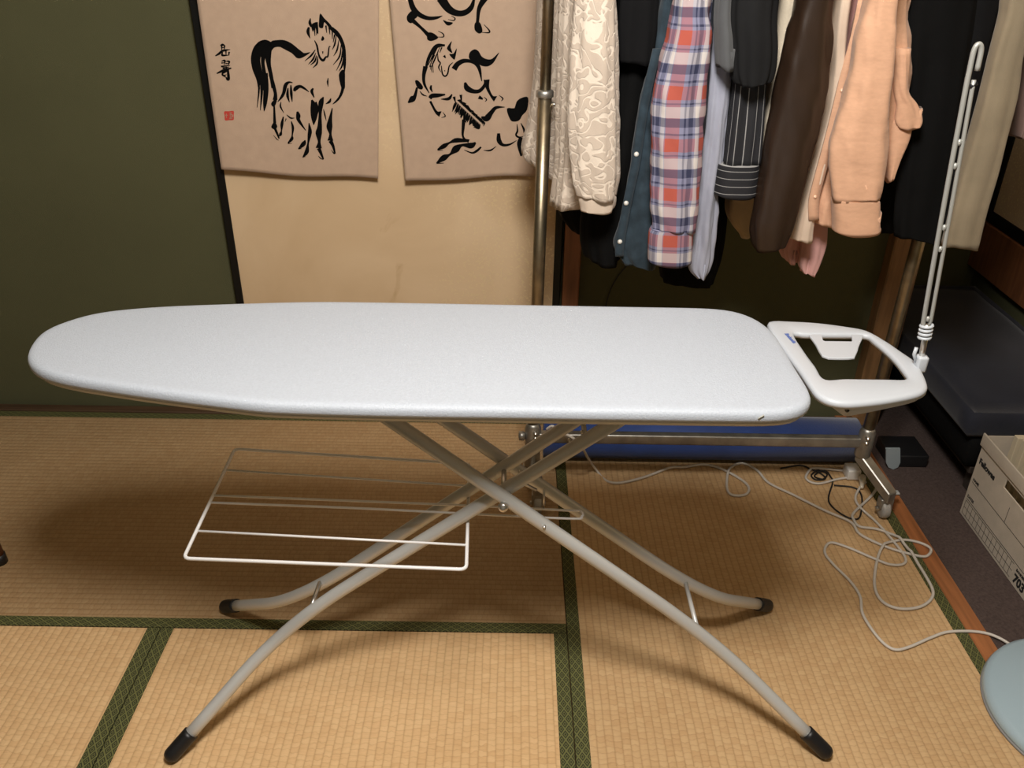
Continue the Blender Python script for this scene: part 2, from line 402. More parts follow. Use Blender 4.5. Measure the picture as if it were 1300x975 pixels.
# pivot bolts, rungs, rivets
lathe('pivot_bolt', [(0.0, -0.008), (0.007, -0.008), (0.009, -0.004), (0.009, 0.0)], (-0.008, YC-0.062-LR, 0.508), steel, 20, ib, 'Y')
tube('pivot_rod', [(-0.008, YC-0.072, 0.510), (-0.008, YC+0.072, 0.510)], 0.005, steel, 10, ib)
tube('cross_rung', [(-0.372, YC-0.036, 0.236), (-0.372, YC+0.036, 0.226)], 0.0045, steel, 10, ib)
tube('cross_rung', [(0.362, YC-0.060, 0.219), (0.362, YC+0.060, 0.217)], 0.0045, paint, 10, ib)
tube('cross_rung', [(0.13, YC-0.036, zA(.13)-.004), (0.13, YC+0.036, zA(.13)-.004)], 0.0045, paint, 10, ib)
for x, y, yy in ((691, 669, YC-0.062-LR-.001), (723, 559, YC-0.038-LR*.5), (739, 549, YC-0.038-LR*.2)):
    p = gy(x, y, yy); lathe('rivet', [(0.0, -0.003), (0.0025, -0.002), (0.003, 0.0), (0.003, 0.003)], p, steel, 10, ib, 'Y')
tube('height_lever', [(0.02, YC-0.02, 0.545), (0.022, YC-0.02, 0.52), (0.05, YC-0.015, 0.50)], 0.003, steel, 8, ib)
# laundry shelf of coated wire
ZS = 0.443
def pz(x, y): return gz(x, y, ZS)
corn = [pz(233, 709), pz(298, 570), pz(596, 589), pz(592, 723)]
def rounded(pts, r, n=5):
    o = []; k = len(pts)
    for i in range(k):
        a, b, c = pts[i-1], pts[i], pts[(i+1) % k]; p = b+(a-b).normalized()*r; q = b+(c-b).normalized()*r
        for j in range(n+1): t = j/n; o.append(p*(1-t)**2+b*2*t*(1-t)+q*t*t)
    return o
sh = tube('laundry_shelf', rounded(corn, 0.012), 0.0032, wirem, 10, ib, True); sh['label'] = 'white wire laundry shelf'
def sub(o, p): o.location = (0, 0, 0); o.parent = p; return o
def lerp2(a, b, t): return a+(b-a)*t
for (a, b) in (((249, 674), (592, 692)), ((288, 597), (596, 617))):
    sub(tube('wire', [pz(*a), pz(*b)], 0.0022, wirem, 8), sh)
hair = [pz(266, 638), pz(450, 645), pz(600, 652.5), pz(725, 658.5), pz(738, 656), pz(740, 652), pz(736, 648.5), pz(722, 648), pz(600, 642), pz(450, 636), pz(271, 629)]
sub(tube('wire', catmull(hair, 4), 0.0022, wirem, 8), sh)
for q in ((594, 659), (597, 607)):
    p = pz(*q); sub(tube('hook', [p+Vector((0, 0, -0.002)), p+Vector((0.0, 0, 0.012)), p+Vector((0.004, 0.004, 0.02)), p+Vector((0.008, 0.004, 0.012))], 0.002, steel, 8), sh)
p = pz(690, 645); sub(tube('hook', [p+Vector((0, 0, -0.003)), p+Vector((0, 0, 0.045))], 0.002, steel, 8), sh)
# iron rest
ZI = 0.762
oo = [(975, 412), (980, 406.5), (997, 406.6), (1034, 408.5), (1071, 413), (1100, 418.6), (1126, 432.5), (1145, 445.4), (1163, 458), (1171, 469), (1178, 486), (1176, 494), (1163, 500), (1126, 507), (1089, 511), (1068, 510.5), (1052, 507), (1040, 501), (1032, 493), (1015, 468), (995, 441)]
ii = [(1008, 423.5), (1024, 423.5), (1060, 423.8), (1098, 424.5), (1109, 431), (1130, 449), (1144.6, 466), (1151, 480), (1120, 480.5), (1075, 480), (1047, 480.5), (1035, 464), (1021, 445)]
oc = catmull([gz(x, y, ZI) for x, y in oo], 5, True); ic = catmull([gz(x, y, ZI) for x, y in ii], 5, True)
cen = gz(1078, 455, ZI)
def by_angle(loop, n):
    P = sorted([(math.atan2(p.y-cen.y, p.x-cen.x), p) for p in loop], key=lambda t: t[0]); res = []
    m = len(P)
    for k in range(n):
        a = -math.pi+2*math.pi*(k+.5)/n
        j = next((i for i in range(m) if P[i][0] > a), 0); a1, p1 = P[j]; a0, p0 = P[j-1]
        if a0 > a: a0 -= 2*math.pi
        if a1 < a0: a1 += 2*math.pi
        t = (a-a0)/(a1-a0) if a1 != a0 else 0; t = min(max(t, 0), 1); res.append(p0.lerp(p1, t))
    return res
NR = 120; OA = by_angle(oc, NR); IA = by_angle(ic, NR)
bm = bmesh.new(); prof = [(0.0, -0.010, 1), (0.0, -0.004, 1), (0.003, -0.001, 1), (0.008, 0.0, 1)]
rings = []
def toward(A, B, d): v = (B-A); v.z = 0; L_ = v.length; return A+v*(min(d, L_*.45)/L_)
rings.append([toward(o, i, 0.006)+Vector((0, 0, -0.012)) for o, i in zip(OA, IA)])
def skirt(p, z):   # deeper skirt along the near side
    return z
rings.append([o+Vector((0, 0, -0.012)) for o in OA])
for d, z in ((0.0, -0.005), (0.0025, -0.0012), (0.007, 0.0)): rings.append([toward(o, i, d)+Vector((0, 0, z)) for o, i in zip(OA, IA)])
for d, z in ((0.005, 0.0), (0.001, -0.0015), (0.0, -0.005), (0.0, -0.010)): rings.append([toward(i, o, d)+Vector((0, 0, z)) for o, i in zip(OA, IA)])
R = [[bm.verts.new(p) for p in r] for r in rings]
for A, B in zip(R, R[1:]+R[:1]):
    for k in range(NR): bm.faces.new((A[k], A[(k+1) % NR], B[(k+1) % NR], B[k]))
rest = bmobj('iron_rest', bm, plastic, None, True); part(rest, ib); rest['label'] = 'pale grey plastic iron rest with open middle'
tab = [(1029, 417), (1092, 418), (1090, 440), (1087, 449), (1083, 454), (1050, 454), (1044, 451), (1036, 437)]
hole = [(1042, 422), (1081, 422.5), (1082, 433.5), (1045, 433)]
def ring_plate(name, o_px, h_px, z0, z1, m, p):
    bm = bmesh.new(); C = Vector((0, 0, 0)); O = [gz(x, y, z1) for x, y in o_px]; H = [gz(x, y, z1) for x, y in h_px]
    C = sum(H, Vector())/len(H); global cen; old = cen; cen = C
    n = 48; a = by_angle(catmull(O, 4, True), n)
    dense = [H[i].lerp(H[(i+1) % 4], j/8) for i in range(4) for j in range(8)]; b = by_angle(dense, n); cen = old
    T = [[bm.verts.new((q.x, q.y, z)) for q in L_] for L_, z in ((a, z0), (a, z1-.001), ([toward(u, v, .0015) for u, v in zip(a, b)], z1), (b, z1), (b, z0))]
    for A, B in zip(T, T[1:]+T[:1]):
        for k in range(n): bm.faces.new((A[k], A[(k+1) % n], B[(k+1) % n], B[k]))
    o = bmobj(name, bm, m, None, False); part(o, ib); return o
tb = ring_plate('clip_tab', tab, hole, ZI-0.0052, ZI-0.0016, plastic, ib); sub(tb, rest)
# skirt along the near edge with screw hole
sk = [(1037, 503), (1050, 510), (1064, 516), (1076, 520.5), (1090, 520), (1126, 515), (1163, 507.5), (1176, 500)]
yk = [gz(x, y-9, ZI-0.006) for x, y in sk]
bm = bmesh.new(); lowz = [0.008, 0.013, 0.019, 0.023, 0.022, 0.019, 0.017, 0.012]
yk2 = catmull(yk, 5); lz = [v.x for v in catmull([(z, 0, 0) for z in lowz], 5)]
for k, p in enumerate(yk2): p.z = ZI-0.006
a = [bm.verts.new(p) for p in yk2]; b = [bm.verts.new(p+Vector((0, 0, -z))) for p, z in zip(yk2, lz)]
c = [bm.verts.new(p+Vector((0, 0.004, 0))) for p in yk2]; d = [bm.verts.new(p+Vector((0, 0.004, -z))) for p, z in zip(yk2, lz)]
for k in range(len(a)-1):
    bm.faces.new((a[k], a[k+1], b[k+1], b[k])); bm.faces.new((c[k], d[k], d[k+1], c[k+1])); bm.faces.new((b[k], b[k+1], d[k+1], d[k])); bm.faces.new((a[k], c[k], c[k+1], a[k+1]))
bm.faces.new((a[0], b[0], d[0], c[0])); bm.faces.new((a[-1], c[-1], d[-1], b[-1]))
o = bmobj('skirt', bm, plastic, None, True); part(o, ib); sub(o, rest)
ps = yk2[16]; o = lathe('screw_hole', [(0.0032, -0.0012), (0.0032, 0.001)], (ps.x-0.001, ps.y-0.0004, ps.z-0.0125), rubber, 12, None, 'Y'); sub(o, rest)
# brand lettering on the plastic rim, small and blue
p0 = gz(996, 423.5, ZI+0.0006); p1 = gz(1008, 436.5, ZI+0.0006); dr = (p1-p0)
o = text('lettering', 'Brabantia', dr.length*0.245, mat('blue_print', (0.10, 0.16, 0.42), 0.5), dr, Vector((0, 0, 1)).cross(dr), p0, None, 0.0004); sub(o, rest)
# cord holder wand
base = gy(1168, 460, 1.238); top = gy(1240, 56, 1.238)
def wp(t, off=0.0): q = base.lerp(top, t); return q+Vector((off, 0, 0))
bx_ = box('wand_socket', (base.x-0.008, base.y-0.010, ZI-0.010), (base.x+0.009, base.y+0.008, base.z+0.013), plastic, 0.004, 2, ib); wand = bx_; wand['label'] = 'grey clip socket of the cord holder'
sub(tube('wand_stem', [wp(.0, .001), wp(.055, .001), wp(.14, .001)], 0.0048, steel, 12), wand)
co = []
for k in range(4*14+1):
    t = .085+.055*k/56; a = 2*math.pi*k/14; q = wp(t); co.append(q+Vector((math.cos(a)*.0085, math.sin(a)*.0085, 0)))
sub(tube('spring_coil', co, 0.0026, plastic, 8), wand)
lam = mat('wand_grey', (0.36, 0.36, 0.335), 0.4, metal=0.3)
L1 = [wp(.135, -.003), wp(.155, -.0062), wp(.5, -.0062), wp(.85, -.0045), wp(.93, -.0035), wp(.985, -.002), wp(1.0, .003), wp(.985, .0075), wp(.93, .007)]
sub(tube('wand_rod', catmull(L1, 5), 0.0036, lam, 10), wand)
sub(tube('wand_rod', [wp(.135, .003), wp(.155, .0055), wp(.5, .0055), wp(.88, .0048), wp(.905, .005)], 0.0030, lam, 10), wand)
for t in (.16, .40, .47, .66, .73): sub(lathe('wand_stop', [(0.0, -.005), (.0035, -.003), (.0035, .003), (0, .005)], wp(t, 0), lam, 10), wand)
sub(tube('wand_clip', [wp(.0, -.006), wp(.03, -.012), wp(.055, -.010)], .003, plastic, 8), wand)
sub(tube('wand_catch', [wp(.885, .001), wp(.897, .010)], 0.0032, rubber, 8), wand)

# ================================================================ CLOTHES RACK
brass = mat('aged_chrome_tube', (0.31, 0.255, 0.17), 0.36, metal=0.95, var=0.2, vscale=40, bump=0.05)
galv = mat('dull_grey_metal', (0.36, 0.35, 0.32), 0.42, metal=0.85, var=0.25, vscale=25)
XL, XRR, YR = 0.063, 0.943, 1.90
rk = empty('clothes_rack', (0.5, YR, 0)); tag(rk, 'metal clothes rack with round poles on casters behind the ironing board', 'clothes rack')
pl = [(XL-.002, YR, 0.12), (XL+.006, YR, 1.66)]
po = tube('pole', [(XL-.001, YR, 0.20), (XL+.003, YR, 1.055)], 0.0150, brass, 20, rk)
tube('pole', [(XL+.003, YR, 1.05), (XL+.006, YR, 1.66)], 0.0118, brass, 20, rk)
tube('pole', [(XRR, YR, 0.2), (XRR+.004, YR, 1.055)], 0.0150, brass, 20, rk)
tube('pole', [(XRR+.004, YR, 1.05), (XRR+.004, YR, 1.66)], 0.0118, brass, 20, rk)
for x in (XL+.003, XRR+.004):
    lathe('collar', [(0.0150, -.008), (.0185, -.006), (.0185, .006), (.0145, .009)], (x, YR, 1.055), galv, 20, rk)
    tube('clamp_stem', [(x+.014, YR-.002, 1.035), (x+.026, YR-.004, 1.033)], 0.004, steel, 10, rk)
    lathe('clamp_knob', [(0.006, -.005), (.011, -.004), (.012, 0), (.009, .006), (.004, .008)], (x+.030, YR-.004, 1.033), steel, 16, rk, 'X')
tube('hanging_rail', [(XL-.1, YR, 1.66), (1.22, YR, 1.66)], 0.0125, brass, 16, rk)
box('bottom_rail', (XL, YR-.011, 0.168), (XRR, YR+.011, 0.196), galv, 0.004, 2, rk)
for x in (XL, XRR):
    s = 1 if x > .5 else -1
    lathe('socket', [(.017, .136 if x > .5 else .085), (.021, .142 if x > .5 else .09), (.021, .21), (.018, .218), (.0155, .225)], (x, YR, 0), galv, 20, rk)
    for yy, zz in ((-.018, .19), (-.02, .205)): lathe('bolt', [(0, -.006), (.005, -.004), (.006, 0), (.006, .004)], (x-.006*s, YR+yy-.002, zz), steel, 10, rk, 'Y')
    dx = .052 if s > 0 else .016          # the base bars splay outwards towards the room
    pa, pb_ = (Vector((x-.004, YR+.01, .062)), Vector((x+dx*1.12, YR-.10, -.004))) if s > 0 else (Vector((x-dx*.45, YR+.055, 0)), Vector((x+dx*1.12, YR-.10, 0))); dv = (pb_-pa).normalized(); nv = Vector((dv.y, -dv.x, 0)).normalized()*.015
    fbm = bmesh.new(); vs_ = [fbm.verts.new(p+n_+Vector((0, 0, z))) for z in (.060, .092) for p, n_ in ((pa, nv), (pb_, nv), (pb_, -nv), (pa, -nv))]
    for f_ in ((0, 1, 2, 3), (7, 6, 5, 4), (0, 4, 5, 1), (1, 5, 6, 2), (2, 6, 7, 3), (3, 7, 4, 0)): fbm.faces.new([vs_[q] for q in f_])
    bmesh.ops.bevel(fbm, geom=fbm.edges[:], offset=.0025, segments=1, affect='EDGES'); part(bmobj('foot_bar', fbm, galv, None, False), rk)
    if s < 0: lathe('knob', [(.006, -.004), (.013, -.002), (.013, .010), (.008, .014)], (x-.034, YR-.004, .186), galv, 16, rk, 'X'); tube('bolt', [(x-.03, YR, .188), (x-.01, YR, .188)], .006, galv, 10, rk)
    for sg in ((-1, 1) if s < 0 else (-1,)):
        y = YR+(-.085 if sg < 0 else .042); xc = x+(dx if sg < 0 else -dx*.4)
        ca = lathe('caster', [(.012, -.011), (.024, -.010), (.026, -.006), (.026, .006), (.024, .010), (.012, .011)], (xc, y, .0275), mat('caster_grey', (0.34, 0.33, 0.31), 0.35), 24, rk, 'X')
        ca['label'] = 'swivel caster wheel'
        cp = box('fork', (xc-.017, y-.012, .030), (xc+.017, y+.012, .062), galv, .004, 2); sub(cp, ca)
        ax = tube('axle', [(xc-.021, y, .0275), (xc+.021, y, .0275)], .006, steel, 12); sub(ax, ca)
    if s > 0:
        lv = box('brake_lever', (x+dx+.016, YR-.062, .052), (x+dx+.046, YR-.046, .060), mat('lever_grey', (.42, .44, .44), .4), .004, 2, rk)

# ================================================================ HANGING CLOTHES
RAILZ = 1.66
def tube_rows(rows, Yp):
    R_ = []
    for ypx, xl, xr in rows:
        a, b = gy(xl, ypx, Yp), gy(xr, ypx, Yp); R_.append(((a.z+b.z)/2, a.x, b.x))
    return R_
def cloth_tube(name, rows, Yc, hd, m, folds=5, amp=0.006, wr=0.0, seed=0, shoulder=True, nrow=26, seg=48, hem=0.004, power=0.8, tilt=0.0, top=None, hdtop=None):
    """soft closed sleeve/body: rows = (image row, left, right) measured on plane Yc, extended up to the hanger"""
    R_ = tube_rows(rows, Yc)
    if shoulder:
        z0, a, b = R_[0]; zt = top or 1.50
        cx = (a+b)/2; hw = (b-a)/2
        R_ = [(zt+.055, cx-hw*.35, cx+hw*.35), (zt+.02, cx-hw*.8, cx+hw*.8), (zt-.05, cx-hw, cx+hw)]+R_
    pts = catmull([(z, a, b) for z, a, b in R_], 6)
    zs = [p.x for p in pts]; ztop, zbot = zs[0], zs[-1]
    me = bpy.data.meshes.new(name); vs = []; fs = []; uvs = []
    rnd = random.Random(seed); ph = [rnd.uniform(0, 6.28) for _ in range(4)]
    per = 0
    for j, p in enumerate(pts):
        z, a, b = p.x, p.y, p.z; cx = (a+b)/2; hw = max((b-a)/2, .004); t = (ztop-z)/(ztop-zbot)
        h = hd
        if shoulder and z > (top or 1.50)-.06: h = hd*max(.25, min(1, ((top or 1.50)+.07-z)/.13))
        if hdtop is not None: h = hdtop+(h-hdtop)*t
        for i in range(seg):
            an = 2*math.pi*i/seg; c, s = math.cos(an), math.sin(an)
            x = math.copysign(abs(c)**power, c); y = math.copysign(abs(s)**power, s)
            f = amp*(0.35+.65*t)*(math.sin(folds*an+ph[0]+.8*math.sin(3*t+ph[1]))*.6+math.sin((folds*2+1)*an+ph[2]+1.5*t)*.4)
            nz = noise.noise(Vector((cx*9+c*1.3, s*1.3+seed*7.1, z*7)))*amp*.9
            wv = wr*noise.noise(Vector((c*1.1+seed, s*1.1+z*6, z*26+c*2.5)))
            k = f+nz+wv
            dz = hem*math.sin(an*2+ph[3])*(1 if j == len(pts)-1 else 0)*1.0 + tilt*x*max(0, t-.8)*5
            vs.append((cx+x*hw+c*k*min(1, hw/.03), Yc+hd*.0+y*h+s*k, z+dz))
        per = max(per, 1.75*(2*hw+2*h))
    n = len(pts)
    for j in range(n-1):
        for i in range(seg):
            i2 = (i+1) % seg
            fs.append((j*seg+i, j*seg+i2, (j+1)*seg+i2, (j+1)*seg+i))
            u0, u1 = per*i/seg, per*(i+1)/seg
            uvs += [(u0, zs[j]), (u1, zs[j]), (u1, zs[j+1]), (u0, zs[j+1])]
    nb = len(fs)
    fs.append(tuple(range(seg))[::-1]); uvs += [(0, 0)]*seg
    # turned-in hem: an inner rim and a floor slightly up inside
    L0 = (n-1)*seg; cxx = sum(vs[L0+i][0] for i in range(seg))/seg; cyy = sum(vs[L0+i][1] for i in range(seg))/seg
    base_i = len(vs)
    for i in range(seg):
        x, y, z = vs[L0+i]; vs.append((cxx+(x-cxx)*.9, cyy+(y-cyy)*.93, z+.001))
    for i in range(seg):
        x, y, z = vs[L0+i]; vs.append((cxx+(x-cxx)*.86, cyy+(y-cyy)*.9, z+.035))
    for i in range(seg):
        i2 = (i+1) % seg
        fs.append((L0+i, L0+i2, base_i+i2, base_i+i)); uvs += [(per*i/seg, zbot)]*4
        fs.append((base_i+i, base_i+i2, base_i+seg+i2, base_i+seg+i)); uvs += [(per*i/seg, zbot)]*4
    fs.append(tuple(base_i+seg+i for i in range(seg))); uvs += [(0, zbot)]*seg
    me.from_pydata(vs, [], fs); l = me.uv_layers.new(name='uv')
    for k, c in enumerate(uvs): l.data[k].uv = c
    o = link(name, me, m, None, True); return o
def hook(parent, x, ztop=1.555):
    q = [(x, YR, ztop-.01), (x, YR, RAILZ-.03), (x, YR-.016, RAILZ-.008), (x, YR-.012, RAILZ+.014), (x, YR, RAILZ+.0165), (x, YR+.013, RAILZ+.010), (x, YR+.015, RAILZ-.004)]
    h = tube('hanger_hook', catmull(q, 4), 0.0018, steel, 6); part(h, parent) if parent.type == 'EMPTY' else sub(h, parent); return h
def fabric(name, col, **k):
    kw = dict(rough=0.85, var=0.12, vscale=14, bump=0.35, bscale=700, sheen=0.15, spec=0.2, dist=0.001); kw.update(k); return mat(name, col, **kw)
def outfit(name, label, cat):
    return None
def wear(name, label, cat, x, top=1.555):
    o = empty(name, (x, YR, 0.6)); tag(o, label, cat, 'clothes hanging on the rack'); hook(o, x, top); return o
def px_x(x, y, Y): return gy(x, y, Y).x

# lace
def lace_mat():
    g = NG('cream_lace', 0.85); u, v, uvv = g.uv()
    n = g.noise(uvv, 42, 0.0, 1.0); s = g.math('ABSOLUTE', g.math('SUBTRACT', n, 0.5))
    vein = g.ramp(s, [(0.05, (1, 1, 1)), (0.085, (0, 0, 0))])
    fine = g.noise(uvv, 600, 2)
    c = g.mix(vein, (0.54, 0.445, 0.36), (0.74, 0.635, 0.525)); c = g.mix(g.math('MULTIPLY', fine, .18), c, (0.5, .42, .32)); g.color(c)
    g.bump(g.math('ADD', vein, g.math('MULTIPLY', fine, .4)), 0.6, 0.0015); g.b.inputs['Sheen Weight'].default_value = .1; return g.m
lace = lace_mat()
def plaid_mat():
    g = NG('red_blue_plaid', 0.85); u, v, uvv = g.uv()
    def bands(c, period, segs, off=0.0):
        f = g.math('FRACT', g.math('ADD', g.math('DIVIDE', c, period), off)); tot = None
        for a, b, wgt in segs:
            m = g.math('MULTIPLY', g.math('MULTIPLY', g.math('GREATER_THAN', f, a), g.math('LESS_THAN', f, b)), wgt); tot = m if tot is None else g.math('ADD', tot, m)
        return tot
    PU, PV = 0.062, 0.098
    red = g.math('ADD', bands(u, PU, [(0.0, .34, .5)]), bands(v, PV, [(0.12, .38, .5)]))
    navy = g.math('ADD', bands(u, PU, [(.42, .47, .45), (.55, .72, .5)]), bands(v, PV, [(.44, .48, .5), (.60, .77, .62), (.03, .06, .45)]))
    wht = g.math('ADD', bands(u, PU, [(.80, .97, .5)]), bands(v, PV, [(.78, .99, .5)]))
    c = g.mix(red, (0.23, 0.23, 0.34), (0.42, 0.085, 0.055))
    c = g.mix(wht, c, (0.62, 0.57, 0.54)); c = g.mix(navy, c, (0.028, 0.032, 0.075))
    g.color(c); g.bump(g.noise(uvv, 800, 2), .3, .0008); return g.m
plaid = plaid_mat()
def stripe_mat(name, along):
    g = NG(name, .8); u, v, uvv = g.uv(); c = u if along == 'v' else v
    f = g.math('FRACT', g.math('DIVIDE', c, 0.0155)); ln = g.math('LESS_THAN', f, 0.085)
    g.color(g.mix(ln, (0.010, 0.010, 0.013), (0.30, 0.295, 0.29))); g.bump(g.noise(uvv, 700, 2), .3, .0008); return g.m
stripev = stripe_mat('black_pinstripe_lengthwise', 'v'); stripeh = stripe_mat('black_pinstripe_crosswise', 'h')
f_black = fabric('black_cloth', (0.0045, 0.0045, 0.0045), sheen=0, spec=.1); f_black2 = fabric('soft_black_cloth', (0.0065, 0.0065, 0.007), sheen=0, spec=.1)
f_denim = fabric('teal_denim', (0.026, 0.042, 0.056), var=.3, vscale=40)
f_bluegrey = fabric('blue_grey_cotton', (0.33, 0.34, 0.41)); f_navy = fabric('navy_jersey', (0.030, 0.035, 0.048))
f_grey = fabric('grey_jersey', (0.085, 0.088, 0.092)); f_char = fabric('charcoal_jersey', (0.013, 0.013, 0.0135), sheen=0, spec=.1)
f_cream = fabric('cream_knit', (0.60, 0.52, 0.40), bump=.8, bscale=260); f_beige = fabric('beige_cloth', (0.42, 0.32, 0.19))
f_brown = fabric('brown_satin', (0.026, 0.014, 0.008), rough=.38, spec=.5, sheen=0); f_ivory = fabric('ivory_cloth', (0.66, 0.52, 0.40))
f_pink = fabric('pink_sheer', (0.60, 0.33, 0.30)); f_peach = fabric('peach_linen', (0.66, 0.385, 0.245), var=.04, bump=.8, bscale=1.0, stretch=(7, 7, 17), dist=.008)
f_khaki = fabric('khaki_cotton', (0.24, 0.195, 0.13)); f_mauve = fabric('mauve_cloth', (0.20, 0.135, 0.115))
def add(o, parent): part(o, parent); return o
YS = 1.735   # plane of the sleeves that face the room
# 1 lace blouse
g1 = wear('lace_blouse', 'cream lace blouse hanging at the left end of the rack', 'blouse', 0.125)
add(cloth_tube('body', [(0, 686, 765), (80, 680, 765), (150, 672, 762), (205, 664, 757), (232, 690, 757)], 2.02, .07, lace, 6, .008, seed=1, tilt=-0.03), g1)
add(cloth_tube('lower_body', [(0, 712, 775), (120, 708, 770), (200, 706, 765), (258, 700, 765)], 1.845, .055, lace, 6, .007, seed=3), g1)
add(cloth_tube('sleeve', [(0, 731, 782), (60, 726, 784), (120, 722, 785), (180, 722, 785), (225, 727, 784), (248, 733, 781)], YS, .040, lace, 4, .006, .003, seed=2), g1)
add(cloth_tube('cuff', [(244, 735, 780), (250, 733, 782), (258, 735, 781), (265, 737, 779)], YS, .034, fabric('cream_hem', (.66, .54, .43)), 4, .002, seed=2, shoulder=False, tilt=.004), g1)
# 2 black garments
g2 = wear('black_pullover', 'long black top between the lace blouse and the denim shirt', 'top', px_x(800, 0, 1.9))
add(cloth_tube('body', [(0, 776, 838), (100, 773, 828), (200, 757, 812), (255, 742, 800), (300, 740, 792), (324, 744, 786)], 1.86, .07, f_black, 4, .006, seed=4), g2)
add(cloth_tube('sleeve', [(0, 784, 836), (40, 783, 834), (80, 785, 828)], 1.78, .03, f_black2, 4, .004, seed=5), g2)
g2b = wear('black_cardigan', 'short black cardigan hem showing below the lace blouse', 'cardigan', px_x(757, 0, 1.9))
add(cloth_tube('body', [(0, 738, 772), (120, 728, 765), (220, 716, 758), (262, 708, 752), (284, 722, 748)], 2.02, .07, f_black2, 4, .004, seed=6), g2b)
# 3 denim
g3 = wear('denim_shirt', 'dark teal denim shirt with pale buttons beside the plaid shirt', 'shirt', px_x(852, 0, 1.9))
add(cloth_tube('body', [(0, 836, 872), (60, 827, 868), (130, 812, 858), (200, 803, 850), (260, 790, 845), (310, 778, 836), (333, 790, 830)], 1.80, .045, f_denim, 5, .007, .003, seed=8, tilt=-.01), g3)
pk = [(829, 62), (813, 132), (803, 200), (791, 258), (782, 308), (781, 326)]
def strip(name, pxs, Y, wpx, m, th=.004):
    bm = bmesh.new(); L_ = [gy(x, y, Y) for x, y in pxs]; Q = [gy(x+wpx, y, Y) for x, y in pxs]; L_ = catmull(L_, 4); Q = catmull(Q, 4)
    A = [[bm.verts.new(p+Vector((0, dy, 0))) for p in S] for S, dy in ((L_, 0), (Q, 0), (Q, th), (L_, th))]
    for k in range(len(L_)-1):
        for a, b in zip(A, A[1:]+A[:1]): bm.faces.new((a[k], a[k+1], b[k+1], b[k]))
    bm.faces.new([a[0] for a in A]); bm.faces.new([a[-1] for a in A][::-1]); return bmobj(name, bm, m, None, True)
add(strip('button_placket', pk, 1.752, 11, f_denim), g3)
pearl = mat('pale_button', (.62, .6, .55), .3)
for x, y in ((791, 258), (783, 307), (804, 196)): add(lathe('button', [(0, -.002), (.004, -.0018), (.0052, 0), (.0052, .002)], gy(x+4, y, 1.751), pearl, 14, None, 'Y'), g3)
# 4 plaid
g4 = wear('plaid_shirt', 'red, white and blue plaid shirt with buttoned cuff', 'shirt', px_x(878, 0, 1.9))
add(cloth_tube('sleeve', [(0, 854, 900), (40, 848, 902), (90, 836, 897), (130, 829, 893), (175, 827, 890), (230, 826, 887), (270, 827, 884), (291, 829, 880)], 1.705, .030, plaid, 4, .004, .004, seed=9), g4)
add(cloth_tube('cuff', [(289, 826, 879), (296, 823, 879), (318, 822, 878), (332, 822, 877)], 1.705, .030, plaid, 3, .0012, seed=10, shoulder=False), g4)
add(cloth_tube('body', [(0, 868, 900), (100, 862, 900), (200, 858, 895), (285, 855, 892), (308, 860, 884)], 1.90, .14, plaid, 5, .006, seed=11), g4)
# 5 navy, blue-grey, black dress
g5 = wear('navy_top', 'navy top squeezed behind the plaid shirt', 'top', px_x(907, 0, 1.9))
add(cloth_tube('body', [(0, 896, 914), (60, 893, 911), (120, 888, 902), (200, 884, 898)], 1.80, .05, f_navy, 4, .003, seed=12), g5)
g6 = wear('cotton_shirt', 'pale blue-grey cotton shirt with pointed hem right of the plaid sleeve', 'shirt', px_x(918, 0, 1.9))
add(cloth_tube('body', [(0, 905, 930), (95, 898, 928), (150, 894, 922), (200, 888, 918), (250, 882, 911), (300, 876, 906), (335, 872, 901), (350, 884, 893)], 1.76, .030, f_bluegrey, 5, .006, .004, seed=13), g6)
g7 = wear('black_dress', 'long black dress with hem below the plaid cuff', 'dress', px_x(912, 0, 2.0))
add(cloth_tube('body', [(0, 895, 925), (150, 875, 925), (250, 850, 925), (320, 835, 915), (352, 838, 905)], 2.02, .07, f_black, 5, .006, seed=14), g7)
g8 = wear('grey_tee', 'grey short-sleeved tee above the blue-grey shirt', 'tee', px_x(926, 0, 1.9))
add(cloth_tube('sleeve', [(0, 909, 927), (50, 908, 929), (86, 910, 930)], 1.70, .028, f_grey, 3, .003, seed=15), g8)
g9 = wear('charcoal_top', 'charcoal top over the striped black shirt', 'top', px_x(955, 0, 1.9))
add(cloth_tube('sleeve', [(0, 927, 986), (60, 928, 984), (92, 930, 979), (106, 935, 972)], 1.70, .030, f_char, 4, .006, seed=16), g9)
# 8 striped
g10 = wear('striped_shirt', 'black pinstriped shirt with turned cuff in the middle of the rack', 'shirt', px_x(958, 0, 1.9))
add(cloth_tube('sleeve', [(0, 932, 980), (90, 928, 973), (150, 922, 969), (208, 916, 963)], 1.745, .028, stripev, 4, .004, seed=17), g10)
add(cloth_tube('cuff', [(207, 911, 963), (212, 909, 963), (232, 906, 961), (246, 904, 960)], 1.74, .034, stripeh, 3, .0012, seed=18, shoulder=False, tilt=-.0), g10)
g11 = wear('beige_blouse', 'beige blouse hem below the pinstriped cuff', 'blouse', px_x(968, 0, 2.0))
add(cloth_tube('body', [(0, 950, 985), (120, 936, 975), (240, 922, 960), (272, 922, 955), (292, 936, 951)], 1.95, .06, f_beige, 4, .005, seed=19), g11)
g12 = wear('cream_knit', 'cream knitted top left of the brown jacket', 'knit top', px_x(999, 0, 1.9))
add(cloth_tube('body', [(0, 984, 1014), (92, 976, 1000), (185, 963, 980), (225, 958, 972)], 1.79, .04, f_cream, 4, .003, seed=20), g12)
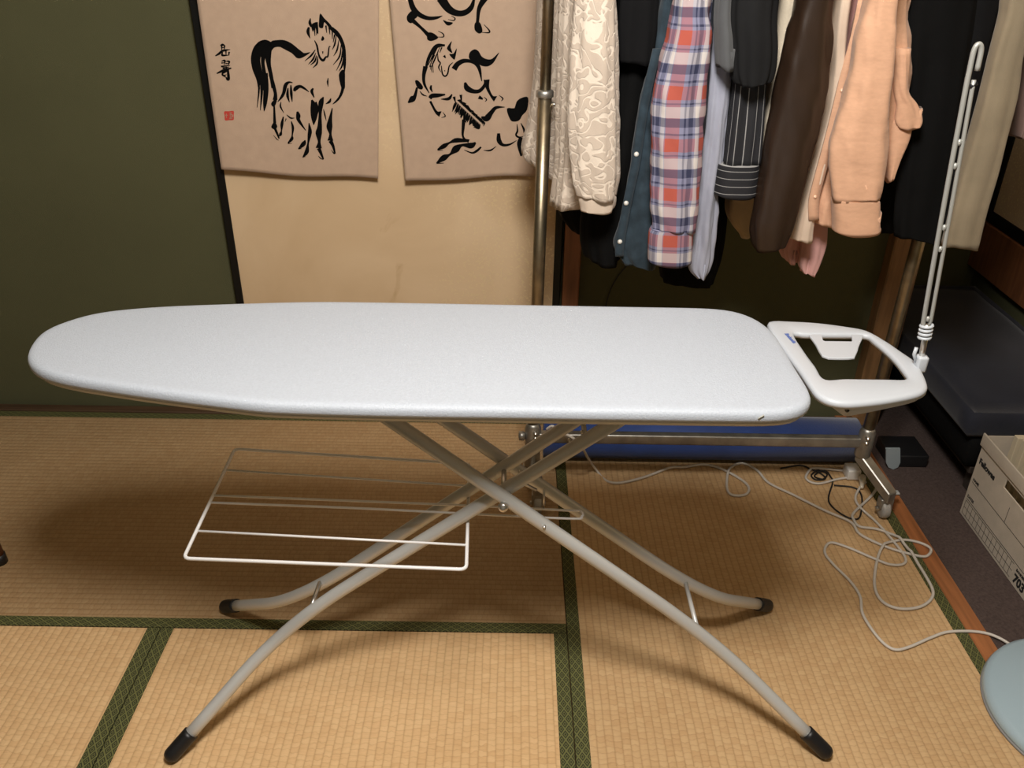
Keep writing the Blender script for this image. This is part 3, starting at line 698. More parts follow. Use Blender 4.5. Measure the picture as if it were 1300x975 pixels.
# 10 brown jacket
g13 = wear('satin_jacket', 'dark brown shiny jacket left of the peach shirt', 'jacket', px_x(1034, 0, 1.9))
add(cloth_tube('sleeve', [(0, 1010, 1057), (44, 999, 1056), (100, 986, 1051), (159, 974, 1040), (207, 967, 1026), (258, 957, 1012), (290, 952, 1002), (312, 955, 993)], 1.72, .040, f_brown, 3, .004, .003, seed=21), g13)
# 11 ivory
g14 = wear('ivory_dress', 'narrow ivory dress between the brown jacket and the peach shirt', 'dress', px_x(1066, 0, 1.9))
add(cloth_tube('body', [(0, 1054, 1076), (100, 1046, 1066), (148, 1038, 1061), (207, 1023, 1044), (273, 1005, 1031), (300, 1000, 1028)], 1.80, .045, f_ivory, 4, .004, seed=22), g14)
# 12 pink
g15 = wear('pink_blouse', 'sheer pink blouse with sleeves below the ivory hem', 'blouse', px_x(1082, 0, 1.9))
add(cloth_tube('body', [(0, 1070, 1094), (60, 1066, 1086), (150, 1052, 1076), (230, 1030, 1060), (268, 1020, 1050)], 1.89, .04, f_pink, 4, .004, seed=23), g15)
add(cloth_tube('sleeve', [(230, 1016, 1050), (280, 1018, 1050), (310, 1016, 1047), (335, 1014, 1038), (345, 1018, 1032)], 1.85, .025, f_pink, 4, .005, .003, seed=24, shoulder=False), g15)
add(cloth_tube('sleeve', [(240, 1005, 1035), (290, 996, 1022), (315, 991, 1016), (330, 996, 1011)], 1.88, .025, f_pink, 4, .004, .003, seed=25, shoulder=False), g15)
# 13 peach
g16 = wear('linen_shirt', 'peach linen shirt with long sleeve and wide cuff', 'shirt', px_x(1120, 0, 1.9))
add(cloth_tube('sleeve', [(0, 1100, 1137), (41, 1088, 1135), (103, 1077, 1131), (150, 1062, 1127), (190, 1053, 1125), (222, 1055, 1121), (252, 1057, 1115)], 1.70, .034, f_peach, 3, .003, .0035, seed=26), g16)
add(cloth_tube('cuff', [(251, 1057, 1114), (256, 1056, 1116), (275, 1057, 1116), (293, 1058, 1117)], 1.70, .033, f_peach, 3, .001, seed=27, shoulder=False, tilt=.004), g16)
add(cloth_tube('body', [(0, 1094, 1151), (50, 1083, 1153), (100, 1070, 1153), (166, 1053, 1140), (229, 1036, 1110), (258, 1029, 1080), (279, 1028, 1066)], 1.80, .045, f_peach, 5, .005, .004, seed=28), g16)
add(strip('button_placket', [(1090, 0), (1080, 48), (1067, 96), (1050, 166), (1033, 229), (1027, 255), (1027, 280)], 1.752, 13, f_peach), g16)
for x, y in ((1079, 57), (1064, 115), (1030, 250)): add(lathe('button', [(0, -.002), (.003, -.0018), (.004, 0), (.004, .002)], gy(x+5, y, 1.7515), mat('peach_button', (.8, .5, .33), .3), 12, None, 'Y'), g16)
add(cloth_tube('sleeve', [(60, 1130, 1153), (110, 1130, 1150), (130, 1132, 1162), (150, 1132, 1169), (160, 1136, 1165)], 1.765, .026, f_peach, 3, .004, .004, seed=29, shoulder=False), g16)
add(cloth_tube('cuff', [(150, 1128, 1158), (175, 1126, 1153), (200, 1124, 1142), (228, 1124, 1131)], 1.77, .022, f_peach, 3, .002, seed=30, shoulder=False), g16)
# 14 black trousers, khaki trousers, mauve
g17 = wear('black_trousers', 'wide black trousers hanging right of the peach shirt', 'trousers', px_x(1210, 0, 1.9), 1.41)
add(cloth_tube('leg', [(0, 1148, 1240), (120, 1146, 1222), (222, 1140, 1205), (280, 1134, 1196), (303, 1134, 1190)], 1.82, .030, f_black, 4, .006, top=1.36, seed=31, tilt=-.012), g17)
add(cloth_tube('leg', [(0, 1200, 1272), (120, 1190, 1243), (222, 1180, 1222), (285, 1165, 1200)], 1.83, .022, f_black2, 4, .004, top=1.36, seed=32), g17)
g18 = wear('dark_coat', 'black coat hem showing beside the peach cuff', 'coat', px_x(1150, 0, 2.0))
add(cloth_tube('body', [(0, 1125, 1170), (150, 1112, 1160), (240, 1100, 1145), (283, 1095, 1130)], 2.02, .07, f_black, 4, .005, seed=33), g18)
g19 = wear('khaki_trousers', 'khaki cotton trousers hanging at the right end of the rack', 'trousers', px_x(1290, 0, 1.9), 1.41)
add(cloth_tube('leg', [(0, 1272, 1312), (22, 1269, 1306), (74, 1255, 1293), (122, 1243, 1287), (185, 1226, 1273), (222, 1216, 1264), (266, 1206, 1250), (312, 1195, 1238)], 1.735, .028, f_khaki, 3, .004, top=1.36, seed=34), g19)
g20 = wear('mauve_blouse', 'mauve garment hem at the right edge beside the khaki trousers', 'blouse', px_x(1315, 0, 1.9), 1.41)
add(cloth_tube('body', [(0, 1310, 1345), (80, 1290, 1330), (120, 1284, 1322), (150, 1280, 1305), (170, 1279, 1286)], 1.86, .05, f_mauve, 4, .004, top=1.36, seed=35), g20)

# ================================================================ PRINTED NOREN PANELS
YN = 2.275
linen = fabric('brown_beige_linen', (0.50, 0.362, 0.262), var=.04, vscale=40, bump=.5, bscale=900)
ink = mat('black_ink', (0.004, 0.004, 0.004), .9, spec=.05); inkgrey = mat('thin_ink', (0.10, .095, .085), .8); sealred = mat('seal_red', (0.50, 0.045, 0.03), .7)
def wave(x, z, s): return 0.0045*math.sin(x*11+s)+0.003*math.sin(x*23+z*3+2*s)*max(0, 1.3-z)
def noren(name, label, TL, TR, BR, BL, s, sag):
    tl, tr, br, bl = [gy(x, y, YN) for x, y in (TL, TR, BR, BL)]
    up = 0.42
    def fn(i, j):
        t = 1-j*(1+up)          # 1 bottom ... -up above the picture's edge
        a = tl+(bl-tl)*t; b = tr+(br-tr)*t; p = a+(b-a)*i
        z = p.z + (sag*math.sin(i*math.pi)*-1*max(0, t)+0.003*math.sin(i*9+s)*max(0, t))
        return Vector((p.x, YN+wave(p.x, p.z, s), z))
    r = uvgrid(name, fn, 48, 60, linen, None, (.48, .8))
    m = r.modifiers.new('thickness', 'SOLIDIFY'); m.thickness = 0.0012; m.offset = 1
    tag(r, label, 'noren', 'printed cloth panels on the sliding door'); return r
n1 = noren('noren_curtain', 'beige linen panel printed with a mare and foal in black ink', (251, 0), (481, 0), (480, 227), (282, 215), 0.4, 0.004)
n2 = noren('noren_curtain', 'beige linen panel printed with leaping horses in black ink', (495, 0), (722, 0), (712, 224), (515, 230), 2.1, -0.003)
rod = tube('noren_rod', [(-0.80, YN-.004, 1.62), (0.14, YN-.004, 1.62)], .006, dkwood, 10)
tag(rod, 'thin wooden rod carrying the printed linen panels', 'rod')
class Ink:
    def __init__(s, crop, seed, lift=.0016): s.ox, s.oy, s.k = crop; s.s = seed; s.bm = bmesh.new(); s.lift = lift
    def P(s, x, y):
        p = gy(s.ox+x/s.k, s.oy+y/s.k, YN); return Vector((p.x, YN+wave(p.x, p.z, s.s)-s.lift, p.z))
    def stroke(s, pts, wd):
        if not isinstance(wd, (list, tuple)): wd = [wd*.35]+[wd]*(len(pts)-2)+[wd*.25] if len(pts) > 2 else [wd, wd*.4]
        C = catmull([(x, y, q) for (x, y), q in zip(pts, wd)], 6); prev = None
        for i, c in enumerate(C):
            a = C[max(0, i-1)]; b = C[min(len(C)-1, i+1)]; t = Vector((b.x-a.x, b.y-a.y)); 
            if t.length == 0: continue
            t.normalize(); n = Vector((-t.y, t.x))*max(c.z*1.28, 6)*.5
            cur = (s.bm.verts.new(s.P(c.x+n.x, c.y+n.y)), s.bm.verts.new(s.P(c.x-n.x, c.y-n.y)))
            if prev: s.bm.faces.new((prev[0], prev[1], cur[1], cur[0]))
            prev = cur
    def poly(s, pts):
        C = catmull([(x, y, 0) for x, y in pts], 3, True)
        f = s.bm.faces.new([s.bm.verts.new(s.P(c.x, c.y)) for c in C]); bmesh.ops.triangulate(s.bm, faces=[f])
    def done(s, name, m, parent, label=None):
        for f in s.bm.faces:
            if f.normal.y > 0: f.normal_flip()
        bmesh.ops.recalc_face_normals(s.bm, faces=[])
        me = bpy.data.meshes.new(name); s.bm.to_mesh(me); s.bm.free(); o = link(name, me, m, parent)
        if label: o['label'] = label
        return o
H1, H2, H3, H4, H5 = (315, 10, 9.754), (335, 95, 8.48), (505, 0, 7.5), (545, 100, 8.13), (265, 40, 8.125)
a = Ink(H1, .4)
a.poly([(90, 480), (130, 420), (210, 392), (280, 420), (300, 470), (275, 540), (240, 600), (120, 600), (90, 560)])
a.stroke([(215, 400), (110, 470), (62, 600), (75, 740), (120, 880), (140, 1000)], [10, 34, 34, 34, 24, 20])
a.stroke([(220, 430), (140, 520), (115, 640), (135, 760), (168, 880), (190, 1020)], [30, 70, 62, 58, 52, 40])
a.stroke([(250, 450), (205, 540), (185, 660), (200, 780), (222, 900), (225, 1020)], [40, 50, 36, 34, 36, 30])
a.stroke([(275, 470), (250, 580), (258, 700), (285, 830), (312, 990)], [40, 60, 42, 36, 36])
a.poly([(280, 420), (370, 397), (450, 400), (530, 435), (600, 490), (660, 545), (700, 560), (770, 550), (720, 590), (650, 625), (600, 620), (560, 580), (490, 520), (420, 490), (370, 482), (320, 495), (280, 540)])
a.poly([(890, 70), (940, 130), (1010, 200), (1050, 260), (1080, 310), (1030, 290), (985, 230), (940, 180), (925, 250), (875, 240), (875, 160)])
a.stroke([(770, 130), (762, 185), (785, 235)], [8, 28, 24]); a.poly([(780, 210), (850, 175), (862, 200), (868, 320), (845, 300), (825, 240), (800, 300)])
a.stroke([(750, 240), (740, 300), (765, 380)], [20, 32, 6])
a.stroke([(1030, 250), (1090, 310), (1140, 380), (1180, 500), (1192, 680), (1190, 800)], [30, 42, 36, 36, 30, 10])
for q in ([(1090, 330), (1070, 450), (1040, 520)], [(1120, 400), (1100, 520), (1055, 600)], [(1150, 450), (1130, 600), (1050, 710)], [(1165, 520), (1150, 650), (1090, 780)], [(960, 220), (970, 310)], [(1000, 240), (1010, 330)], [(1040, 280), (1040, 390)], [(1070, 330), (1050, 430)], [(1180, 600), (1160, 720), (1120, 790)], [(820, 240), (825, 350)], [(850, 260), (845, 340)]): a.stroke(q, 17)
a.poly([(1160, 770), (1195, 790), (1198, 900), (1195, 1000), (1155, 1000), (1120, 840)])
a.poly([(920, 350), (942, 382), (925, 408), (903, 405), (905, 380)])
a.stroke([(820, 405), (850, 470), (870, 570), (895, 630), (930, 650), (960, 610), (985, 600), (1000, 490), (1020, 480)], [8, 18, 18, 22, 26, 16, 16, 12, 6])
a.stroke([(922, 540), (922, 572)], 15)
for q in ([(830, 520), (780, 590), (700, 660)], [(835, 560), (800, 640), (745, 700)], [(845, 590), (825, 660), (770, 710)], [(860, 600), (850, 690), (800, 745)]): a.stroke(q, 19)
a.done('ink_mare', ink, n1, 'black brush-ink mare')
b = Ink(H2, .4, .0018)
b.poly([(805, 0), (860, 0), (870, 100), (850, 200), (800, 280), (735, 320), (800, 240), (830, 150), (825, 60)])
for q, wd in (([(690, 35), (685, 80), (690, 130)], 15), ([(70, -10), (100, 100), (125, 200), (122, 270)], [28, 32, 28, 40]), ([(112, 335), (115, 430), (118, 520)], [16, 20, 26]), ([(120, 575), (148, 640), (165, 685)], [22, 18, 12]), ([(105, 650), (140, 690), (160, 705)], 8),
  ([(15, -20), (25, 150), (15, 300), (5, 390)], [46, 44, 34, 6]), ([(-30, -20), (-20, 180), (-35, 380)], [26, 22, 5]), ([(-60, -20), (-50, 160), (-70, 350)], [20, 16, 5]),
  ([(310, 85), (270, 80), (235, 110), (215, 190), (190, 240), (150, 290)], [6, 18, 32, 28, 22, 5]), ([(260, 140), (255, 220), (275, 295)], [10, 24, 6]), ([(290, 110), (295, 200), (305, 290)], [10, 24, 6]),
  ([(325, 175), (345, 145), (390, 125), (440, 150), (485, 185)], [20, 36, 26, 18, 6]), ([(185, 290), (180, 340), (215, 410)], 15), ([(245, 430), (290, 465), (330, 465)], 14), ([(360, 395), (370, 440), (375, 490), (450, 600)], [16, 38, 28, 6]),
  ([(210, 450), (195, 530), (190, 600), (180, 640), (165, 660)], [10, 26, 12, 26, 5]), ([(295, 500), (312, 570), (305, 650), (300, 690), (260, 735)], [8, 22, 12, 28, 12]), ([(258, 740), (300, 738)], 8), ([(240, 470), (228, 505)], 10),
  ([(485, 520), (495, 600), (490, 650), (475, 740), (460, 830), (420, 885)], [8, 32, 32, 16, 36, 9]), ([(415, 890), (450, 880)], 8), ([(445, 705), (425, 745), (370, 800)], [10, 38, 9]), ([(370, 800), (405, 795)], 7),
  ([(515, 270), (540, 350), (540, 450), (535, 540)], [14, 62, 54, 8]), ([(560, 290), (578, 380), (548, 490)], [12, 20, 8]), ([(530, 145), (515, 180), (540, 245)], [14, 26, 8]),
  ([(640, 240), (615, 300), (605, 420), (600, 560), (590, 630), (595, 720), (590, 790)], [10, 44, 26, 40, 54, 24, 54]), ([(590, 790), (620, 860), (640, 910)], [34, 22, 12]), ([(585, 875), (610, 900), (640, 915)], 9),
  ([(720, 255), (705, 290), (665, 315)], [8, 22, 6]), ([(640, 370), (655, 430), (670, 495)], 13), ([(735, 360), (715, 470), (705, 560), (715, 640), (715, 710)], [8, 30, 50, 22, 50]), ([(715, 710), (745, 770), (765, 850)], [36, 24, 14]), ([(725, 810), (750, 845), (765, 855)], 9)): b.stroke(q, wd)
b.poly([(125, 255), (78, 310), (110, 345), (140, 285)]); b.poly([(115, 505), (146, 555), (120, 588), (80, 560)])
b.done('ink_foal', ink, n1, 'black brush-ink foal and forelegs')
c = Ink(H5, .4)
for q, wd in (([(126, 140), (150, 133), (174, 140)], 16), ([(140, 138), (142, 188)], 13), ([(171, 140), (167, 184)], 13), ([(140, 163), (170, 160)], 10), ([(118, 208), (160, 193), (228, 182)], 16), ([(150, 192), (115, 224), (76, 248)], [15, 17, 7]), ([(152, 208), (148, 241), (216, 240)], 15), ([(184, 188), (186, 238)], 13), ([(217, 206), (214, 244)], 14),
  ([(138, 301), (173, 297), (165, 342)], 14), ([(138, 321), (166, 318)], 11), ([(182, 303), (218, 307), (206, 347)], 14), ([(180, 327), (210, 326)], 11), ([(134, 357), (226, 345)], 13), ([(150, 374), (216, 362)], 13), ([(90, 428), (160, 398), (240, 373)], [8, 20, 9]), ([(186, 350), (190, 400), (150, 428), (160, 450), (192, 440)], 13), ([(204, 385), (211, 486), (184, 477)], [15, 21, 8]), ([(148, 441), (202, 480)], 13)): c.stroke(q, [v*1.15 for v in wd] if isinstance(wd, list) else wd*1.15)
c.done('brush_signature', ink, n1, 'two brushed characters')
d = Ink(H5, .4); d.poly([(168, 820), (215, 817), (264, 815), (265, 860), (264, 905), (220, 908), (177, 910), (172, 865)]); d.done('red_seal', sealred, n1, 'red square seal')
e = Ink(H5, .4, .0026)
for q in ([(190, 840), (192, 885)], [(180, 858), (205, 856)], [(222, 835), (250, 834)], [(235, 828), (236, 895)], [(220, 855), (252, 853), (252, 875), (222, 877)], [(220, 892), (252, 890)]): e.stroke(q, 7)
e.done('seal_characters', fabric('seal_linen', (.40, .25, .17)), n1)
h = Ink(H3, 2.1)
h.poly([(90, 150), (140, 100), (190, 150), (150, 190), (130, 220), (95, 200)]); h.poly([(290, 310), (340, 315), (385, 360), (320, 390), (280, 370)]); h.poly([(430, 190), (470, 205), (525, 215), (500, 240), (465, 238)])
h.poly([(735, 220), (780, 215), (805, 280), (800, 310), (770, 320), (732, 285)])
h.poly([(680, 560), (685, 500), (730, 470), (770, 490), (800, 540), (850, 565), (900, 560), (965, 500), (930, 570), (900, 610), (850, 635), (790, 625), (740, 590)])
h.poly([(470, 450), (515, 390), (503, 450), (520, 505), (480, 480)]); h.poly([(530, 510), (562, 460), (545, 560), (525, 560), (490, 515)])
h.poly([(165, 770), (195, 765), (240, 820), (230, 850), (190, 835)])
for q, wd in (([(115, -20), (150, 80), (210, 140), (290, 172), (370, 168), (425, 150)], [34, 42, 36, 30, 22, 4]), ([(140, 190), (220, 260), (300, 340)], [34, 22, 32]), ([(385, 295), (430, 320), (435, 350), (380, 352)], 9),
  ([(410, -20), (480, 80), (560, 125), (640, 120), (700, 70), (728, -15)], [70, 58, 46, 42, 36, 16]), ([(510, 150), (545, 175), (530, 195), (480, 185)], 9), ([(830, -20), (775, 80), (760, 200), (755, 260)], [50, 32, 24, 40]), ([(820, 235), (870, 290), (865, 312), (800, 310)], 11),
  ([(380, 505), (385, 570), (405, 600), (390, 640), (410, 685)], 11), ([(415, 625), (425, 700), (450, 725), (475, 700), (490, 630), (525, 595)], [7, 11, 12, 12, 10, 5]), ([(440, 528), (456, 552)], 20), ([(446, 668), (450, 680)], 9),
  ([(450, 430), (370, 440), (310, 520), (280, 600), (265, 680)], [14, 32, 26, 22, 10]), ([(380, 450), (340, 520), (290, 620)], 13), ([(400, 450), (350, 570), (310, 660)], 12), ([(420, 450), (400, 500)], 12), ([(350, 520), (300, 640)], 12), ([(330, 600), (340, 690)], 10), ([(310, 620), (328, 690)], 10),
  ([(265, 630), (248, 720), (255, 800), (300, 885)], [36, 26, 20, 6]), ([(320, 810), (315, 840), (330, 875)], [12, 18, 6]), ([(535, 660), (570, 610), (630, 580), (710, 590), (770, 640), (800, 775)], [42, 38, 32, 24, 28, 6]),
  ([(640, 785), (660, 840), (720, 870), (780, 865), (830, 810), (845, 765)], [16, 42, 32, 28, 26, 42]), ([(845, 760), (855, 840), (895, 920), (930, 945)], [46, 26, 20, 48]), ([(965, 910), (1000, 940), (985, 965)], 11), ([(770, 925), (810, 945)], 30), ([(820, 925), (845, 950), (830, 970)], 9),
  ([(185, 830), (165, 910), (140, 940), (100, 975)], [16, 26, 46, 10]), ([(210, 865), (240, 900), (280, 915)], 12)): h.stroke(q, wd)
h.done('ink_horse', ink, n2, 'black brush-ink horses, upper pair')
k = Ink(H4, 2.1, .0018)
for q, wd in (([(5, 200), (30, 175), (90, 170), (165, 162)], [30, 36, 32, 12]), ([(10, 230), (70, 340), (115, 365)], [18, 22, 50]), ([(140, 345), (165, 385), (125, 400)], 10), ([(235, 160), (200, 205), (120, 210)], [10, 26, 5]),
  ([(255, 185), (268, 235)], 24), ([(325, 165), (332, 225)], 24), ([(535, 395), (590, 410), (640, 350), (690, 300), (780, 295)], [10, 52, 36, 26, 4]),
  ([(355, 420), (350, 500), (345, 580), (365, 625), (410, 645)], [28, 26, 18, 18, 30]), ([(390, 640), (280, 635), (210, 660), (150, 695), (85, 730)], [22, 38, 16, 38, 10]), ([(85, 735), (140, 738)], 9),
  ([(480, 660), (430, 690), (340, 685), (275, 725), (215, 780), (150, 815), (75, 870)], [14, 48, 22, 58, 18, 48, 10]), ([(75, 872), (150, 870)], 10),
  ([(360, 735), (440, 765), (490, 745), (535, 705)], [4, 14, 20, 14]), ([(560, 740), (630, 740), (690, 700)], [4, 14, 4]), ([(715, 565), (720, 640), (760, 685), (830, 680), (900, 640)], [24, 38, 24, 16, 4]),
  ([(905, 470), (910, 540), (895, 580), (920, 605), (970, 600)], 15), ([(945, 460), (975, 520), (975, 560)], 17), ([(955, 610), (930, 680), (950, 800)], [44, 38, 16])): k.stroke(q, wd)
k.poly([(800, 310), (880, 305), (900, 240), (950, 200), (1020, 195), (1010, 320), (960, 380), (930, 430), (880, 445), (835, 425)])
rr = random.Random(3)
for i in range(26):
    t = i/25; x, y = 275+250*t, 235+235*t
    k.stroke([(x, y), (x-16+rr.uniform(-6, 6), y+42), (x-34+rr.uniform(-16, 12), y+(88 if t < .75 else 50)+rr.uniform(-14, 12))], [7, 15, 4])
    k.stroke([(x+14, y-12), (x+44, y-16+rr.uniform(-6, 6)), (x+(74 if t > .1 else 40)*(1-t*.55), y-20+30*t+rr.uniform(-12, 12))], [7, 14, 4])
k.done('ink_horse', ink, n2, 'black brush-ink horse, lowest')

# ================================================================ THINGS ON THE RIGHT AND ON THE FLOOR
# rolled blue mat
bluem = mat('blue_foam', (0.010, 0.038, 0.175), .7, var=.12, vscale=20, bump=.3, bscale=200, sheen=.2)
YRo, RRo = 2.085, 0.070
rl = empty('rolled_mat', (0.56, YRo, 0)); tag(rl, 'rolled blue exercise mat lying behind the rack rail', 'mat')
def spiral(name, x0, x1, m):
    bm = bmesh.new(); A = []; B = []; n = 110; turns = 3.6
    for inner in (0, 1):
        for i in range(n+1):
            t = i/n; an = t*turns*2*math.pi+1.0; r = .012+(RRo-.012)*t-(0.0105 if inner else 0)*min(1, t*8+.2)
            r = max(r, .003)
            (A if not inner else B).append((r*math.cos(an), r*math.sin(an)))
    rows = []
    for L_ in (A, B):
        for x in (x0, x1): rows.append([bm.verts.new((x, YRo+p[0], RRo+.002+p[1])) for p in L_])
    a0, a1, b0, b1 = rows
    for i in range(n):
        bm.faces.new((a0[i], a0[i+1], a1[i+1], a1[i])); bm.faces.new((b0[i], b1[i], b1[i+1], b0[i+1]))
        bm.faces.new((a0[i], b0[i], b0[i+1], a0[i+1])); bm.faces.new((a1[i], a1[i+1], b1[i+1], b1[i]))
    bm.faces.new((a0[0], a1[0], b1[0], b0[0])); bm.faces.new((a0[-1], b0[-1], b1[-1], a1[-1]))
    o = bmobj(name, bm, m, None, True); return o
add(spiral('roll', 0.10, 1.000, bluem), rl)
# dark mattress on a low stand
navyf = fabric('dark_navy_futon', (0.016, 0.018, 0.027), bump=.5, bscale=300)
mt = empty('futon_mattress', (1.42, 2.3, 0.14)); tag(mt, 'folded dark navy futon mattress on the right beside the wall', 'futon')
def cushion(name, lo, hi, m, crown=.02, seed=0, n=30):
    bm = bmesh.new(); bmesh.ops.create_cube(bm, size=1)
    for v in bm.verts: v.co = Vector([lo[i]+(v.co[i]+.5)*(hi[i]-lo[i]) for i in range(3)])
    bmesh.ops.subdivide_edges(bm, edges=bm.edges[:], cuts=14, use_grid_fill=True)
    cx = [(lo[i]+hi[i])/2 for i in range(3)]; hx = [(hi[i]-lo[i])/2 for i in range(3)]
    for v in bm.verts:
        u = [(v.co[i]-cx[i])/hx[i] for i in range(3)]
        e = 1-.10*abs(u[2])**3*max(abs(u[0])**6, abs(u[1])**6)
        v.co.x = cx[0]+u[0]*hx[0]*(1-.05*abs(u[2])**4*(abs(u[0]) > .98)); v.co.y = cx[1]+u[1]*hx[1]*(1-.025*abs(u[2])**4*(abs(u[1]) > .98))
        if u[2] > .9: v.co.z += crown*(1-u[0]**2)*(1-u[1]**2)*1.5+noise.noise(v.co*5+Vector((seed, 0, 0)))*.008-.012*max(abs(u[0])**10, abs(u[1])**10)
        if abs(u[2]) < .9: v.co += Vector((u[0] if abs(u[0]) > .98 else 0, u[1] if abs(u[1]) > .98 else 0, 0))*.006*(1-u[2]**2)
    o = bmobj(name, bm, m, None, True); return o
add(cushion('mattress', (1.195, 1.885, 0.205), (1.60, 2.74, 0.288), navyf, .012, 3), mt)
add(cushion('void_fill', (1.225, 1.90, 0.10), (1.60, 2.72, 0.206), f_black, .0, 5), mt)  # black block stands in for the shaded void below the mattress
bn = empty('low_bench', (1.42, 2.3, 0)); tag(bn, 'low dark bench under the navy futon mattress', 'bench')
benchm = mat('bench_wood', (0.035, 0.026, 0.02), .6)
add(box('bench_top', (1.25, 1.91, .075), (1.59, 2.72, .099), benchm, .003, 1), bn)
for x in (1.30, 1.55):
    for y in (1.95, 2.66): add(box('leg', (x-.02, y-.02, -.004), (x+.02, y+.02, .076), benchm, .003, 1), bn)
# document box
XB, YB1, YB0, HB = 1.217, 1.842, 1.432, 0.243
card = mat('pale_cardboard', (0.47, 0.41, 0.33), .85, var=.06, vscale=30, bump=.2, bscale=300); cardd = mat('brown_cardboard', (0.26, 0.18, 0.10), .9)
prt = mat('black_print', (0.012, 0.012, 0.012), .7)
bxo = empty('storage_box', (1.35, 1.62, 0)); tag(bxo, 'open cardboard document box with printed side at the right edge', 'box')
XB2 = 1.53; T = .004
# left side with a punched hand hole
hz0, hz1, hy0, hy1 = .176, .203, 1.60, 1.712
bm = bmesh.new()
ys = [YB0, hy0, hy1, YB1]; zs_ = [-.002, hz0, hz1, HB]
for xx in (XB, XB+T):
    V = [[bm.verts.new((xx, y, z)) for z in zs_] for y in ys]
    for i in range(3):
        for j in range(3):
            if (i, j) != (1, 1): bm.faces.new((V[i][j], V[i+1][j], V[i+1][j+1], V[i][j+1]))
bmesh.ops.bridge_loops(bm, edges=[e for e in bm.edges if e.is_boundary and all(hy0-.001 < v.co.y < hy1+.001 and hz0-.001 < v.co.z < hz1+.001 for v in e.verts)])
add(bmobj('side_panel', bm, card), bxo)
add(box('side_panel', (XB2-T, YB0, -.002), (XB2, YB1, HB), card), bxo)
add(box('end_panel', (XB+T, YB1-T, -.002), (XB2-T, YB1, HB), card), bxo); add(box('end_panel', (XB+T, YB0, -.002), (XB2-T, YB0+T, HB), card), bxo)
add(box('bottom_panel', (XB+T, YB0+T, -.002), (XB2-T, YB1-T, .003), cardd), bxo)
add(box('folded_rim', (XB-.005, YB0, HB-.03), (XB-.0003, YB1+.004, HB+.006), card, .002, 2), bxo)
xf = XB-.0006; rt, upv = (0, -1, 0), (0, 0, 1)
def T_(s, size, y, z, bold=.0): return text('lettering', s, size, prt, rt, upv, (xf, y, z), bxo, bold)
T_('Fellowes', .0225, 1.832, .166, .0010)
T_('NAME', .011, 1.832, .111, .0003); T_('DATES', .011, 1.832, .058, .0003)
T_('BANKERS BOX', .0095, 1.566, .038, .0004); T_('703', .032, 1.566, .008, .0014)
def line(y0, z0, y1, z1, wd=.0012): return add(box('printed_line', (xf, min(y0, y1)-wd/2, min(z0, z1)-wd/2), (xf+.0004, max(y0, y1)+wd/2, max(z0, z1)+wd/2), prt), bxo)
line(1.832, .105, YB0+.01, .105); line(1.832, .052, YB0+.01, .052); line(1.664, .105, 1.664, .150)
for i in range(14): y = 1.832-i*.0185; line(y, .006, y, .046, .0009)
line(1.832, .046, 1.58, .046, .0009); line(1.832, .026, 1.58, .026, .0009); line(1.832, .006, 1.58, .006, .0009)
# loose cardboard flap / papers standing in the box
papr = mat('ivory_paper', (0.55, 0.47, 0.33), .8)
for i in range(5):
    y = 1.800-i*.034; q = box('paper_file', (XB+.056, y, .004), (XB2-.03, y+.018, .262+.008*((i*7) % 3)), papr, .001, 1)
    tag(q, ('ivory paper file standing in the document box, %s from its far end' % ['first', 'second', 'third', 'fourth', 'fifth'][i]), 'file', 'paper files in the box')
# round pale blue base
fb = empty('appliance_base', (1.185, 1.172, 0)); tag(fb, 'pale blue round appliance base at the lower right edge', 'appliance')
pb = mat('pale_blue_plastic', (0.36, 0.47, 0.53), .4)
CB = (1.178, 1.170, 0)
add(lathe('base_disc', [(.192, .001), (.200, .004), (.202, .012), (.198, .022), (.188, .028), (.12, .036), (.05, .045), (.03, .06)], CB, pb, 72), fb)
add(lathe('base_rim', [(.196, .0005), (.203, .001), (.203, .005), (.197, .006)], CB, mat('grey_plastic_rim', (.25, .25, .25), .5), 72), fb)
add(lathe('stand_column', [(.03, .058), (.022, .08), (.018, .2), (.018, .55)], CB, pb, 24), fb)
# black case with pale tab
bc = box('black_case', (1.105, 2.052, -.004), (1.215, 2.16, .035), mat('black_case_plastic', (.008, .008, .009), .5), .004, 2); tag(bc, 'small black case on the carpet behind the rack foot', 'case')
q = [gy(x, y, 2.040) for x, y in ((1126, 566), (1144, 566), (1144, 584), (1141, 590), (1135, 592.5), (1129, 590), (1126, 584))]
bm = bmesh.new(); va = [bm.verts.new(p) for p in q]; f = bm.faces.new(va); r = bmesh.ops.extrude_face_region(bm, geom=[f])
for v in r['geom']:
    if isinstance(v, bmesh.types.BMVert): v.co.y += .006
lowest = min(v.co.z for v in bm.verts)
for v in bm.verts: v.co.z += -.004-lowest
o = bmobj('plastic_tab', bm, mat('pale_tab', (.30, .35, .37), .45)); tag(o, 'pale blue-grey rounded plastic tab leaning on the black case', 'plastic tab')
